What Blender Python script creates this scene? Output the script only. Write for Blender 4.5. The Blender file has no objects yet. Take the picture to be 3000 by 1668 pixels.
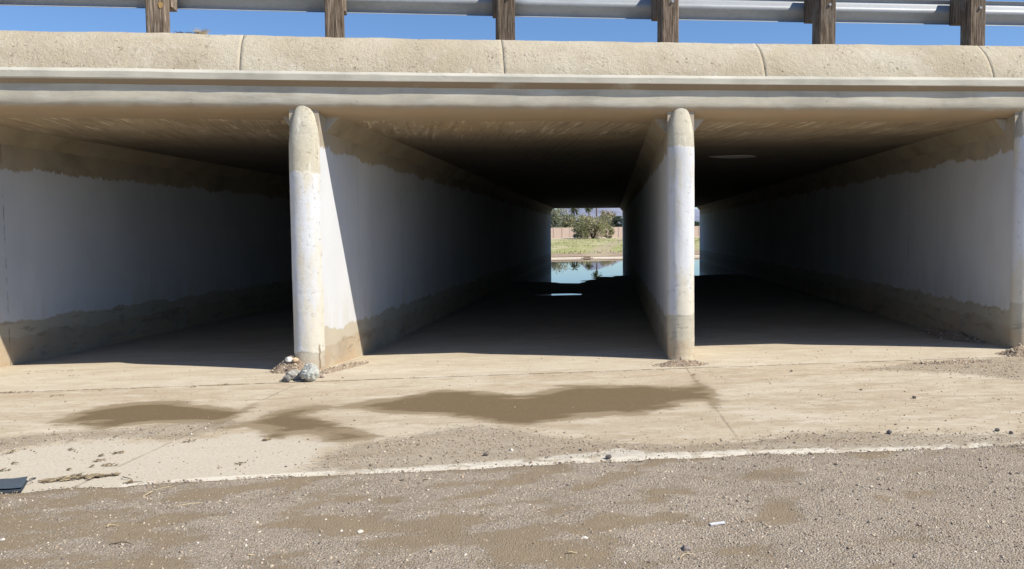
import bpy, bmesh, math, random
import numpy as np
from mathutils import Vector, Matrix, noise as mn

random.seed(7); rng = np.random.default_rng(7)
C = bpy.context.scene.collection
SC = bpy.context.scene

# ------------------------------------------------------------------ camera
CAMZ = 1.411
F, YAW, PIT, ROL = 2506.0, 0.1183, 0.0592, -0.012
SW, SH = 3000, 1668
_fw = Vector((math.sin(YAW)*math.cos(PIT), math.cos(YAW)*math.cos(PIT), -math.sin(PIT)))
_rt = Vector((math.cos(YAW), -math.sin(YAW), 0)); _up = _rt.cross(_fw)
RT = _rt*math.cos(ROL) + _up*math.sin(ROL); UP = -_rt*math.sin(ROL) + _up*math.cos(ROL)
cd = bpy.data.cameras.new('camera'); cam = bpy.data.objects.new('camera', cd); C.objects.link(cam)
m = Matrix((RT, UP, -_fw)).transposed().to_4x4(); m.translation = (0, 0, CAMZ)
cam.matrix_world = m
cd.sensor_width = 36; cd.lens = 36*F/SW; cd.clip_start = .1; cd.clip_end = 20000
SC.camera = cam

# ------------------------------------------------------------------ light
SUNV = Vector((-.82, .50, -1)).normalized()
EXPO = 0.35
sd_ = bpy.data.lights.new('sun', 'SUN'); sun = bpy.data.objects.new('sun', sd_); C.objects.link(sun)
sd_.energy = 4.7; sd_.angle = math.radians(.5); sd_.color = (1, .935, .82)
sun.rotation_euler = SUNV.to_track_quat('-Z', 'Y').to_euler()
W = bpy.data.worlds.new("World"); SC.world = W; W.use_nodes = True
nt = W.node_tree; nt.nodes.clear()
sky = nt.nodes.new('ShaderNodeTexSky'); sky.sky_type = 'NISHITA'; sky.sun_disc = False
sky.sun_elevation = math.asin(-SUNV.z); sky.sun_rotation = math.atan2(-SUNV.x, -SUNV.y)
sky.altitude = 400; sky.air_density = 1.0; sky.dust_density = 0.0; sky.ozone_density = 2.0
bg = nt.nodes.new('ShaderNodeBackground'); bg.inputs[1].default_value = .085
wo = nt.nodes.new('ShaderNodeOutputWorld')
wb = nt.nodes.new('ShaderNodeMix'); wb.data_type = 'RGBA'; wb.blend_type = 'MULTIPLY'; wb.inputs[0].default_value = 1   # white balance of the sky light
wb.inputs[7].default_value = (.80, 1.0, 1.27, 1)
nt.links.new(sky.outputs[0], wb.inputs[6]); nt.links.new(wb.outputs[2], bg.inputs[0]); nt.links.new(bg.outputs[0], wo.inputs[0])
SC.view_settings.view_transform = 'Standard'; SC.view_settings.look = 'None'
SC.view_settings.exposure = EXPO; SC.view_settings.gamma = 1
SC.cycles.max_bounces = 8; SC.cycles.diffuse_bounces = 2; SC.cycles.glossy_bounces = 4
SC.cycles.use_denoising = True
SC.cycles.sample_clamp_indirect = 4

# ------------------------------------------------------------------ helpers
def ray(px, py):
    return (_fw + RT*((px-SW/2)/F) + UP*((SH/2-py)/F)).normalized()
def on_z(px, py, z=0.0):
    d = ray(px, py); t = (z-CAMZ)/d.z; return Vector((d.x*t, d.y*t, z))
def on_y(px, py, y):
    d = ray(px, py); t = y/d.y; return Vector((d.x*t, y, CAMZ+d.z*t))

def tag(o, label=None, cat=None, group=None, kind=None):
    if label: o['label'] = label
    if cat: o['category'] = cat
    if group: o['group'] = group
    if kind: o['kind'] = kind
    return o
def empty(name, loc=(0, 0, 0)):
    o = bpy.data.objects.new(name, None); C.objects.link(o); o.location = loc; o.empty_display_size = .2
    return o
def link(name, me, mat=None, parent=None, smooth=False):
    o = bpy.data.objects.new(name, me); C.objects.link(o)
    if mat is not None: me.materials.append(mat)
    if parent is not None:
        o.parent = parent
        o.matrix_parent_inverse = Matrix.Translation(-Vector(parent.location)) if parent.parent is None else Matrix()
    if smooth:
        me.polygons.foreach_set('use_smooth', [True]*len(me.polygons))
    return o
def mesh(name, v, f, mat=None, parent=None, smooth=False):
    me = bpy.data.meshes.new(name); me.from_pydata([tuple(map(float, p)) for p in v], [], f); me.update()
    return link(name, me, mat, parent, smooth)
def fastmesh(name, V, Q, mat=None, parent=None, smooth=False, col=None):
    """V (n,3) array, Q (m,k) array with k = 3 or 4"""
    me = bpy.data.meshes.new(name); n = len(V); k = Q.shape[1]; mfa = len(Q)
    me.vertices.add(n); me.vertices.foreach_set('co', np.ascontiguousarray(V, dtype=np.float32).ravel())
    me.loops.add(mfa*k); me.loops.foreach_set('vertex_index', np.ascontiguousarray(Q, dtype=np.int32).ravel())
    me.polygons.add(mfa); me.polygons.foreach_set('loop_start', np.arange(0, mfa*k, k, dtype=np.int32))
    me.polygons.foreach_set('loop_total', np.full(mfa, k, dtype=np.int32))
    me.update(calc_edges=True)
    if col is not None:
        a = me.color_attributes.new('tint', 'FLOAT_COLOR', 'POINT')
        c4 = np.ones((n, 4), np.float32); c4[:, :3] = col; a.data.foreach_set('color', c4.ravel())
    return link(name, me, mat, parent, smooth)
def grid(xs, ys):
    X, Y = np.meshgrid(xs, ys); nx, ny = len(xs), len(ys)
    i = np.arange(nx*ny).reshape(ny, nx)
    Q = np.stack([i[:-1, :-1], i[:-1, 1:], i[1:, 1:], i[1:, :-1]], -1).reshape(-1, 4)
    return X.ravel(), Y.ravel(), Q
def spacing(*segs):
    out = []
    for a, b, s in segs:
        out.append(np.arange(a, b-1e-6, s))
    out.append([segs[-1][1]])
    return np.concatenate(out)
def box(v, f, x0, x1, y0, y1, z0, z1, sh=0.0, yref=0.0):
    b = len(v)
    for x, y, z in ((x0,y0,z0),(x1,y0,z0),(x1,y1,z0),(x0,y1,z0),(x0,y0,z1),(x1,y0,z1),(x1,y1,z1),(x0,y1,z1)):
        v.append((x + sh*(y-yref), y, z))
    for q in ((0,3,2,1),(4,5,6,7),(0,1,5,4),(1,2,6,5),(2,3,7,6),(3,0,4,7)): f.append(tuple(b+i for i in q))
def tube(v, f, pts, rads, n=6):
    pts = [Vector(p) for p in pts]; b = len(v)
    for i, p in enumerate(pts):
        t = (pts[min(i+1, len(pts)-1)] - pts[max(i-1, 0)]).normalized()
        a = t.orthogonal().normalized(); c = t.cross(a)
        for k in range(n):
            an = 2*math.pi*k/n; v.append(tuple(p + (a*math.cos(an)+c*math.sin(an))*rads[i]))
    for i in range(len(pts)-1):
        for k in range(n):
            f.append((b+i*n+k, b+i*n+(k+1) % n, b+(i+1)*n+(k+1) % n, b+(i+1)*n+k))
    f.append(tuple(b+k for k in range(n))[::-1]); f.append(tuple(b+(len(pts)-1)*n+k for k in range(n)))
def nz(x, y, z=0, s=1.0): return mn.noise(Vector((x*s, y*s, z*s)))
def fbm(x, y, s=1.0, o=4, z=0.0):
    v = 0; a = 1
    for i in range(o): v += a*mn.noise(Vector((x*s, y*s, z+i*7.3))); s *= 2.1; a *= .5
    return v
def vfbm(X, Y, sx, sy, o=3, z=0.0):
    return np.array([fbm(a, b, 1.0, o, z) for a, b in zip(X*sx, Y*sy)])
def polyd(X, Y, P):
    """signed distance to polygon, positive inside"""
    P = np.array(P); n = len(P); d = np.full(X.shape, 1e9); ins = np.zeros(X.shape, bool)
    for i in range(n):
        ax, ay = P[i]; bx, by = P[(i+1) % n]
        ex, ey = bx-ax, by-ay; L = ex*ex+ey*ey+1e-12
        t = np.clip(((X-ax)*ex+(Y-ay)*ey)/L, 0, 1)
        d = np.minimum(d, np.hypot(X-ax-t*ex, Y-ay-t*ey))
        c = ((ay > Y) != (by > Y)) & (X < (bx-ax)*(Y-ay)/((by-ay) if by != ay else 1e-9)+ax)
        ins ^= c
    return np.where(ins, d, -d)
def sst(a, b, x):
    t = np.clip((x-a)/(b-a), 0, 1); return t*t*(3-2*t)

# ------------------------------------------------------------------ node language
class G:
    def __init__(s, name):
        s.m = bpy.data.materials.new(name); s.m.use_nodes = True; s.t = s.m.node_tree; s.t.nodes.clear()
        s.out = s.t.nodes.new('ShaderNodeOutputMaterial'); s.b = s.t.nodes.new('ShaderNodeBsdfPrincipled')
        s.t.links.new(s.b.outputs[0], s.out.inputs[0]); s._pos = None
    def n(s, ty, **kw):
        x = s.t.nodes.new(ty)
        for k, v in kw.items(): setattr(x, k, v)
        return x
    def put(s, sock, v):
        if hasattr(v, 'is_output'): s.t.links.new(v, sock)
        elif isinstance(v, (tuple, list)) and len(v) == 3 and len(sock.default_value) == 4: sock.default_value = (*v, 1)
        else: sock.default_value = v
    def pos(s, sc=(1, 1, 1), off=(0, 0, 0), rot=0.0):
        if s._pos is None: s._pos = s.n('ShaderNodeNewGeometry').outputs['Position']
        mp = s.n('ShaderNodeMapping'); mp.inputs['Scale'].default_value = sc; mp.inputs['Location'].default_value = off
        mp.inputs['Rotation'].default_value = (0, 0, rot)
        s.t.links.new(s._pos, mp.inputs[0]); return mp.outputs[0]
    def noise(s, scale, det=4, rough=.55, sc=(1, 1, 1), rot=0.0, off=(0, 0, 0)):
        x = s.n('ShaderNodeTexNoise'); x.inputs['Scale'].default_value = scale; x.inputs['Detail'].default_value = det
        x.inputs['Roughness'].default_value = rough; s.t.links.new(s.pos(sc, off, rot), x.inputs['Vector']); return x.outputs[0]
    def vor(s, scale, feat='F1', sc=(1, 1, 1), out='Distance', rnd=1.0):
        x = s.n('ShaderNodeTexVoronoi'); x.feature = feat; x.inputs['Scale'].default_value = scale
        x.inputs['Randomness'].default_value = rnd
        s.t.links.new(s.pos(sc), x.inputs['Vector']); return x.outputs[out]
    def ma(s, op, a, b=0.0, c=0.0):
        x = s.n('ShaderNodeMath', operation=op); s.put(x.inputs[0], a); s.put(x.inputs[1], b); s.put(x.inputs[2], c); return x.outputs[0]
    def add(s, a, b): return s.ma('ADD', a, b)
    def sub(s, a, b): return s.ma('SUBTRACT', a, b)
    def mul(s, a, b): return s.ma('MULTIPLY', a, b)
    def ss(s, a, b, x):
        r = s.n('ShaderNodeMapRange', interpolation_type='SMOOTHSTEP')
        s.put(r.inputs[0], x)
        if a < b: r.inputs[1].default_value = a; r.inputs[2].default_value = b
        else:
            r.inputs[1].default_value = b; r.inputs[2].default_value = a; r.inputs[3].default_value = 1; r.inputs[4].default_value = 0
        return r.outputs[0]
    def mix(s, f, a, b, mode='MIX'):
        x = s.n('ShaderNodeMix', data_type='RGBA', blend_type=mode); s.put(x.inputs[0], f); s.put(x.inputs[6], a); s.put(x.inputs[7], b); return x.outputs[2]
    def xyz(s):
        x = s.n('ShaderNodeSeparateXYZ'); s.t.links.new(s.pos(), x.inputs[0]); return x.outputs
    def ramp(s, f, *st):
        x = s.n('ShaderNodeValToRGB'); e = x.color_ramp.elements
        while len(e) < len(st): e.new(.5)
        for i, (p, c) in enumerate(st): e[i].position = p; e[i].color = (*c, 1)
        s.put(x.inputs[0], f); return x.outputs[0]
    def attr(s, name):
        x = s.n('ShaderNodeAttribute'); x.attribute_name = name; return x
    def line(s, a, b, c, w0, w1, wob=0.0, wobs=3.0):
        """mask of a line a*x+b*y+c=0 on the ground; w0 full, w1 gone"""
        X = s.xyz(); n_ = math.hypot(a, b)
        d = s.add(s.add(s.mul(X[0], a/n_), s.mul(X[1], b/n_)), c/n_)
        if wob: d = s.add(d, s.mul(s.sub(s.noise(wobs, 3), .5), wob))
        return s.ss(w1, w0, s.ma('ABSOLUTE', d))
    def bump(s, h, dist=.01, st=1.0, prev=None):
        x = s.n('ShaderNodeBump'); x.inputs['Strength'].default_value = st; x.inputs['Distance'].default_value = dist
        s.put(x.inputs['Height'], h)
        if prev is not None: s.t.links.new(prev, x.inputs['Normal'])
        return x.outputs[0]
    def fin(s, col, rough=.85, normal=None, spec=.3, metal=0.0):
        s.put(s.b.inputs['Base Color'], col); s.put(s.b.inputs['Roughness'], rough); s.put(s.b.inputs['Specular IOR Level'], spec)
        s.put(s.b.inputs['Metallic'], metal)
        if normal is not None: s.t.links.new(normal, s.b.inputs['Normal'])
        return s.m

# ------------------------------------------------------------------ materials
def mat_barrel_wall(name, zl, zu, amp=.10, seed=0.0, base=(.43, .37, .285), joint=None, crack=None, worn=0.0):
    g = G(name); X = g.xyz()
    o = (seed, seed*2, 0)
    n1 = g.noise(2.2, 4, .6, (1, 1, .35), off=o); n2 = g.noise(9, 4, .65, (1, 1, .22), off=o)
    wob = g.add(g.mul(g.sub(n1, .5), amp*2.6), g.mul(g.mul(g.sub(n2, .5), amp*1.6), g.ss(.40, .62, g.noise(.9, 2, .5, off=(seed+9, 0, 0)))))
    n3 = g.noise(1.3, 5, .62, (1, 1, .3), off=(seed+20, 4, 0)); n4 = g.noise(16, 4, .7, (1, 1, .10), off=(seed+2, 0, 0))
    wobu = g.add(g.mul(g.sub(n3, .5), amp*3.2), g.mul(g.sub(n4, .5), amp*1.5))
    lo = g.ss(-.012, .014, g.add(g.sub(X[2], zl), wob))
    up = g.ss(-.014, .014, g.sub(g.add(zu, wobu), X[2]))
    paint = g.mul(lo, up)
    # worn specks
    sp = g.ss(.72, .76, g.noise(5, 5, .7, off=o)); paint = g.mul(paint, g.sub(1, g.mul(sp, .55)))
    st = g.noise(1.3, 5, .6, (1, 1, 1.2), off=o); fine = g.noise(60, 4, .7)
    con = g.ramp(st, (.25, tuple(c*.62 for c in base)), (.5, base), (.75, (base[0]*1.22, base[1]*1.18, base[2]*1.08)))
    low = g.ss(.45, .0, X[2]); con = g.mix(g.mul(low, g.ss(.35, .6, g.noise(3, 3, .6, (1, 1, 2)))), con, (.46, .35, .235))
    con = g.mix(g.mul(g.ss(.35, .75, fine), .3), con, (.27, .23, .17))
    bnd = g.ss(-.01, .01, g.sub(g.add(zl-.17, g.mul(g.sub(g.noise(1.7, 4, .6, off=(seed+31, 0, 0)), .5), .3)), X[2])); con = g.mix(g.mul(g.sub(1, bnd), g.mul(g.ss(.9, .6, X[2]), .55)), con, (.50, .465, .38))
    dg = g.mul(g.ss(.56, .62, g.noise(4, 5, .7, (.5, .5, 2.0), off=(seed+7, 0, 0))), g.ss(.8, .5, X[2])); con = g.mix(g.mul(dg, .5), con, (.24, .195, .14))
    pt = g.mix(g.ss(.35, .7, g.noise(1.1, 4, .5, (1, 1, .6))), (.635, .65, .675), (.555, .57, .60))
    pt = g.mix(g.mul(g.ss(.48, .62, g.noise(.55, 3, .5, (1, 1, 1.4), off=(seed, 9, 0))), .35), pt, (.60, .605, .62))
    pt = g.mix(g.mul(g.ss(.62, .70, g.noise(2.4, 5, .7, (1, 1, .5), off=(seed, 3, 0))), .4), pt, (.57, .55, .50))
    pt = g.mix(g.mul(g.ss(.9, .45, X[2]), g.mul(g.ss(.4, .65, g.noise(5, 4, .7, (1, 1, .2))), .4)), pt, (.52, .48, .40))
    pt = g.mix(g.mul(g.ss(.55, .75, g.noise(3.0, 5, .7, (1, 1, .12))), .35), pt, (.56, .54, .49))
    if worn:
        wm = g.ss(.50, .64, g.add(g.noise(1.9, 6, .72, (1.5, 1.5, .45), off=(seed+3, 0, 0)), g.mul(g.ss(1.3, .5, X[2]), .10)))
        wht = g.mul(g.ss(.56, .62, g.noise(7, 5, .7, (1.6, 1.6, .18), off=(seed, 0, 0))), g.ss(1.6, 1.8, X[2])); con = g.mix(g.mul(wht, .7), con, (.66, .645, .57))
        pit_ = g.mul(g.ss(.60, .68, g.noise(40, 4, .8)), g.ss(.55, .25, X[2])); con = g.mix(g.mul(pit_, .6), con, (.24, .19, .13))
        pt = g.mix(g.mul(wm, worn), pt, (.60, .55, .43)); pt = g.mix(g.mul(g.ss(.60, .70, g.noise(13, 5, .8)), worn*.7), pt, (.50, .45, .35))
    col = g.mix(paint, con, pt)
    if crack:
        ck = g.mul(g.ss(.012, .004, g.ma('ABSOLUTE', g.add(g.sub(X[0], crack), g.mul(g.sub(g.noise(22, 4, .8), .5), .04)))), g.ss(.29, .25, X[2]))
        col = g.mix(g.mul(ck, .85), col, (.20, .145, .095))
    scum = g.mul(g.ss(.016, .006, g.ma('ABSOLUTE', g.add(X[2], .04))), g.ss(27.5, 28.5, X[1]))
    col = g.mix(g.mul(scum, .8), col, (.62, .60, .55))
    h = g.add(g.mul(fine, .35), g.mul(g.noise(14, 4, .6), .6))
    for q_ in (7.3, 10.9, 14.5, 18.2, 22.0):
        pj = g.mul(g.ss(.010, .003, g.ma('ABSOLUTE', g.sub(X[1], q_+seed*.13+3.2))), g.ss(.35, .5, g.noise(4, 3, .6, off=(q_, 0, 0)))); col = g.mix(g.mul(pj, .35), col, (.25, .23, .20))
    if joint:
        jm = g.ss(.012, .004, g.ma('ABSOLUTE', g.sub(X[1], joint)))
        jm = g.mul(jm, g.ss(.4, .55, g.noise(6, 3, .6)))
        col = g.mix(g.mul(jm, .6), col, (.12, .10, .08))
    h = g.add(h, g.mul(paint, .5))
    if worn: h = g.add(h, g.add(g.mul(g.ss(.60, .66, g.noise(17, 5, .8)), -.6), g.mul(g.ss(.02, .0, g.ma('ABSOLUTE', g.sub(g.ma('FRACT', g.mul(X[2], .61)), .5))), -.2)))
    return g.fin(col, .8, g.bump(h, .009 if worn else .004, .8))

def mat_smooth_concrete(name, base=(.51, .475, .385), stain=.5, streak=True, under_stain_shade=False, lip_stain_shade=None):
    g = G(name)
    a = g.noise(1.6, 5, .6); b = g.noise(5, 5, .65, (.35, 1, 2.2)); f = g.noise(70, 3, .6)
    col = g.ramp(a, (.3, tuple(c*.78 for c in base)), (.5, base), (.7, tuple(c*1.15 for c in base)))
    col = g.mix(g.mul(g.ss(.5, .72, b), stain), col, (.66, .645, .59))
    if streak: col = g.mix(g.mul(g.ss(.55, .75, g.noise(3.5, 4, .7, (1, 1, .1))), .35), col, (.33, .30, .24))
    col = g.mix(g.mul(g.ss(.74, .78, g.noise(18, 2, .5)), .5), col, (.14, .12, .10))
    if lip_stain_shade:
        zz = g.xyz()[2]; dm = g.mul(g.ss(lip_stain_shade+.004, lip_stain_shade-.004, zz), g.ss(.2, .45, g.noise(1.2, 4, .6))); col = g.mix(g.mul(dm, .9), col, (.255, .19, .125))  # brown drip-edge stain, with the shade under the lip painted in
    if under_stain_shade:
        Z_ = g.xyz()[2]; rm = g.ss(2.80, 2.74, g.add(Z_, g.mul(g.sub(g.noise(2.5, 4, .6), .5), .08)))  # brown lime stain, also painted shade below the rounding
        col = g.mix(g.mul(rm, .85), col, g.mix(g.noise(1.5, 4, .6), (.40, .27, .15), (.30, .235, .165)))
    h = g.add(g.mul(f, .3), g.add(g.mul(b, 1.0), g.mul(g.ss(.66, .74, g.noise(7, 4, .7)), -.9)))
    return g.fin(col, .8, g.bump(h, .008, .7))

def mat_ceiling():
    g = G('soffit_concrete'); X = g.xyz(); R = 0.233
    st = g.noise(5.5, 5, .7, (2.6, .16, 1), rot=-R+.0)       # trowel and board marks running into the barrel
    st2 = g.noise(3, 4, .6, (3.2, .3, 1), rot=.45)
    a = g.noise(1.2, 4, .6)
    col = g.ramp(a, (.3, (.34, .27, .18)), (.55, (.45, .36, .245)), (.75, (.52, .43, .31)))
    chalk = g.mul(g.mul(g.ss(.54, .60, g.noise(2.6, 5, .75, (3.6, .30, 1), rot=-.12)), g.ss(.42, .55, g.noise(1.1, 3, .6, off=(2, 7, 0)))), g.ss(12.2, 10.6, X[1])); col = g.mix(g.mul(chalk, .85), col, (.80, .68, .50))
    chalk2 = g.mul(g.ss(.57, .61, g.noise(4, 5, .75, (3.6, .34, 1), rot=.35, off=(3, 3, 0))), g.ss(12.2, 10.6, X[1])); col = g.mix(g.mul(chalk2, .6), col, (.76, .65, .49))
    warm = g.ss(.5, .75, g.noise(1.0, 3, .5, off=(4, 1, 0)))
    col = g.mix(g.mul(warm, .5), col, (.50, .36, .20))
    col = g.mix(g.mul(g.ss(.5, .68, st), .55), col, (.23, .18, .13))
    depth_shade = g.ss(10.2, 13.5, X[1]); col = g.mix(g.mul(depth_shade, .72), col, (.10, .088, .075))   # shade deeper in the barrel, painted as a darker soffit
    h = g.add(g.mul(st, 2.0), g.add(g.mul(st2, .8), g.mul(g.noise(50, 3, .6), .1)))
    return g.fin(col, .85, g.bump(h, .02, .8))

def mat_parapet():
    g = G('rough_curb_concrete'); X = g.xyz()
    f = g.noise(55, 5, .75); m_ = g.noise(16, 5, .7); l = g.noise(1.4, 4, .6)
    col = g.ramp(l, (.3, (.49, .415, .30)), (.5, (.55, .48, .355)), (.7, (.59, .53, .41)))
    col = g.mix(g.ss(.55, .8, f), col, (.40, .32, .23)); col = g.mix(g.mul(g.ss(.62, .7, m_), .5), col, (.68, .62, .52))
    peb = g.vor(45); lo = g.ss(3.42, 3.15, X[2])
    pit = g.mul(g.ss(.60, .66, g.noise(26, 4, .8)), g.ss(.50, .62, g.noise(2.5, 3, .6)))
    run = g.mul(g.ss(.54, .64, g.noise(5, 4, .7, (1, 1, .15))), .22); col = g.mix(run, col, (.38, .30, .21)); pale = g.ss(.54, .66, g.noise(2.2, 4, .7, off=(5, 0, 0))); col = g.mix(g.mul(pale, .35), col, (.68, .63, .53))
    pit = g.mul(pit, g.add(.45, g.mul(lo, .55)))
    col = g.mix(pit, col, (.13, .10, .075))
    wht = g.mul(g.ss(.60, .7, g.noise(9, 4, .7)), g.ss(3.28, 3.14, X[2])); col = g.mix(g.mul(wht, .8), col, (.78, .75, .68))
    spk = g.ss(.16, .10, peb); col = g.mix(g.mul(spk, g.ss(.55, .6, g.noise(30, 1, .5))), col, (.80, .75, .66))
    h = g.add(g.mul(f, .8), g.add(g.mul(m_, 1.0), g.mul(pit, -2.2)))
    return g.fin(col, .92, g.bump(h, .022, .9), .15)

def mat_apron():
    g = G('apron_concrete'); X = g.xyz(); A = g.attr('masks'); sp = g.n('ShaderNodeSeparateColor'); g.t.links.new(A.outputs['Color'], sp.inputs[0])
    wet, grv, cln = sp.outputs[0], sp.outputs[1], sp.outputs[2]
    n1 = g.noise(1.1, 5, .6, (1, 1.6, 1)); n2 = g.noise(6, 5, .65, (1, 1.4, 1)); f = g.noise(80, 4, .75); vf = g.noise(260, 3, .7)
    col = g.ramp(n1, (.3, (.44, .355, .255)), (.5, (.50, .42, .31)), (.72, (.545, .47, .36)))
    col = g.mix(g.mul(g.ss(.45, .7, n2), .35), col, (.60, .53, .42)); n3 = g.noise(26, 5, .75, (1, 1.3, 1)); col = g.mix(g.mul(g.ss(.52, .66, n3), .55), col, (.35, .28, .20)); col = g.mix(g.mul(g.ss(.46, .34, n3), .5), col, (.66, .60, .49))
    pl = g.ss(.46, .60, g.noise(.75, 5, .65, (1, 2.2, 1), off=(3, 8, 0))); col = g.mix(g.mul(pl, .5), col, (.62, .565, .455))
    dt = g.ss(.50, .62, g.noise(1.7, 6, .72, (.8, 2.4, 1), off=(11, 2, 0))); col = g.mix(g.mul(dt, .55), col, (.385, .30, .205))
    bl = g.ss(.52, .60, g.noise(7, 6, .75, (.55, 1.2, 1), off=(7, 0, 0))); col = g.mix(g.mul(bl, .38), col, (.37, .295, .21)); bl2 = g.ss(.47, .40, g.noise(5, 6, .75, (.5, 1.5, 1), off=(1, 3, 0))); col = g.mix(g.mul(bl2, .4), col, (.69, .64, .54))
    a_, b_, c_ = SEAMS[0]; up_ = g.ss(-.02, .05, g.mul(g.add(g.add(g.mul(X[0], a_), g.mul(X[1], b_)), c_), -1/math.hypot(a_, b_))); col = g.mix(g.mul(up_, .30), col, (.66, .61, .51))
    sand = g.noise(150, 3, .8); col = g.mix(g.mul(g.ss(.54, .66, sand), .4), col, (.30, .24, .18)); col = g.mix(g.mul(g.ss(.44, .34, sand), .3), col, (.74, .69, .60))
    col = g.mix(g.mul(g.ss(.55, .75, f), .4), col, (.40, .32, .235))
    clm = g.ss(.35, .75, g.add(cln, g.mul(g.sub(n2, .5), 1.1)))
    cc = g.mix(g.ss(.35, .75, g.noise(45, 5, .75)), (.62, .57, .475), (.46, .405, .33)); col = g.mix(g.mul(clm, .85), col, cc)
    # thin film of gravel
    gm = g.ss(.42, .72, g.add(grv, g.mul(g.sub(g.noise(16, 6, .8, (.7, 1.2, 1)), .5), 1.5)))
    pc = g.vor(95, out='Color'); ps = g.n('ShaderNodeSeparateColor'); g.t.links.new(pc, ps.inputs[0])
    gcol = g.ramp(ps.outputs[0], (.0, (.16, .125, .10)), (.35, (.34, .275, .21)), (.7, (.43, .36, .28)), (1, (.62, .56, .47)))
    gcol = g.mix(.35, gcol, (.37, .30, .225))
    gcol = g.mix(.3, gcol, (.42, .33, .23)); col = g.mix(g.mul(gm, .48), col, gcol)
    col = g.mix(1.0, col, (.955, .94, .90), 'MULTIPLY')
    stp = g.mul(g.ss(.42, .60, g.add(A.outputs['Alpha'], g.mul(g.sub(g.noise(24, 6, .85), .5), 1.0))), g.ss(.60, .52, g.noise(3.2, 4, .75, off=(5, 1, 0)))); col = g.mix(g.mul(stp, .85), col, g.mix(f, (.76, .71, .60), (.62, .56, .45)))
    # seams with dirt in them
    dash = g.ss(.34, .50, g.noise(7, 4, .8, (1.6, .3, 1)))
    j = g.mul(JL(g, 0, .012, .026, .035), dash)
    col = g.mix(g.mul(j, .92), col, (.15, .115, .08))
    jl = g.mul(JL(g, 0, .02, .07, .04), g.ss(.45, .6, g.noise(3, 3, .6))); col = g.mix(g.mul(jl, .4), col, (.66, .6, .5))
    for k in (1, 2):
        jj = JL(g, k, .006, .014, .012); col = g.mix(g.mul(g.mul(jj, g.ss(.35, .55, g.noise(3.5, 3, .6))), .6), col, (.27, .215, .155))
    # damp and silt
    w = g.add(wet, g.add(g.add(g.mul(g.sub(g.noise(11, 6, .82, (.34, 1, 1)), .5), .72), g.mul(g.sub(g.noise(2.6, 3, .6, (.7, 1, 1), off=(1, 5, 0)), .5), .45)), g.mul(g.sub(g.noise(60, 4, .8), .5), .10)))
    wm = g.ss(.455, .515, g.add(w, g.mul(g.sub(vf, .5), .14))); core = g.ss(.56, .80, g.add(w, g.mul(g.sub(g.noise(1.9, 4, .65, (.6, 1.3, 1)), .5), 1.3)))
    wc = g.mix(core, (.265, .205, .125), (.145, .102, .050)); wc = g.mix(g.mul(g.ss(.50, .64, n3), .22), wc, (.31, .25, .17)); wc = g.mix(g.mul(g.ss(.58, .70, f), .30), wc, (.36, .30, .22)); wc = g.mix(g.mul(g.ss(.60, .48, w), .45), wc, (.33, .265, .18))
    col = g.mix(g.mul(g.ss(.30, .5, w), .45), col, (.36, .29, .205)); col = g.mix(g.mul(wm, .93), col, wc)
    dk = g.ss(10.2, 13, X[1]); col = g.mix(g.mul(dk, .35), col, (.12, .10, .085))   # inner barrel shade put into the floor colour
    h = g.add(g.mul(f, .4), g.add(g.mul(vf, .2), g.add(g.mul(g.mul(gm, g.noise(120, 4, .8)), 1.6), g.mul(j, -1.0))))
    h = g.mul(h, g.sub(1, g.mul(wm, .75)))
    rough = g.sub(.9, g.mul(core, .22))
    return g.fin(col, rough, g.bump(h, .007, .8), .25)

def mat_gravel():
    g = G('gravel_soil'); A = g.attr('masks'); sp = g.n('ShaderNodeSeparateColor'); g.t.links.new(A.outputs['Color'], sp.inputs[0])
    mud = sp.outputs[0]
    pc = g.vor(150, out='Color'); ps = g.n('ShaderNodeSeparateColor'); g.t.links.new(pc, ps.inputs[0])
    gcol = g.ramp(ps.outputs[0], (.0, (.12, .095, .08)), (.3, (.29, .235, .18)), (.65, (.40, .335, .265)), (1, (.60, .53, .44)))
    l = g.noise(2.0, 5, .65, (1, 1.6, 1), .3); f = g.noise(170, 4, .8)
    base = g.mix(g.ss(.35, .65, l), (.435, .36, .265), (.54, .455, .34))
    col = g.mix(.55, base, gcol); col = g.mix(g.mul(g.ss(.55, .7, f), .5), col, (.17, .135, .11)); col = g.mix(g.mul(g.ss(.45, .3, f), .4), col, (.56, .49, .40))
    mm = g.ss(.40, .66, g.add(mud, g.add(g.mul(g.sub(g.noise(26, 6, .85), .5), .9), g.mul(g.sub(f, .5), .35))))
    mc = g.mix(g.mul(g.ss(.5, .7, f), .45), (.25, .19, .118), (.33, .265, .18)); col = g.mix(g.mul(mm, .85), col, mc)
    h = g.add(g.mul(f, .9), g.mul(g.vor(110), -1.2)); h = g.mul(h, g.sub(1, g.mul(mm, .55)))
    return g.fin(col, .93, g.bump(h, .009, .9), .15)

def mat_tint(name, rough=.85, scale=40.0, dist=.004, spec=.25, var=.25):
    g = G(name); a = g.attr('tint').outputs['Color']; f = g.noise(scale, 4, .7)
    col = g.mix(g.mul(g.ss(.3, .7, f), var), a, g.mix(1.0, a, (.45, .42, .38), 'MULTIPLY'))
    return g.fin(col, rough, g.bump(f, dist, .6), spec)

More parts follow.
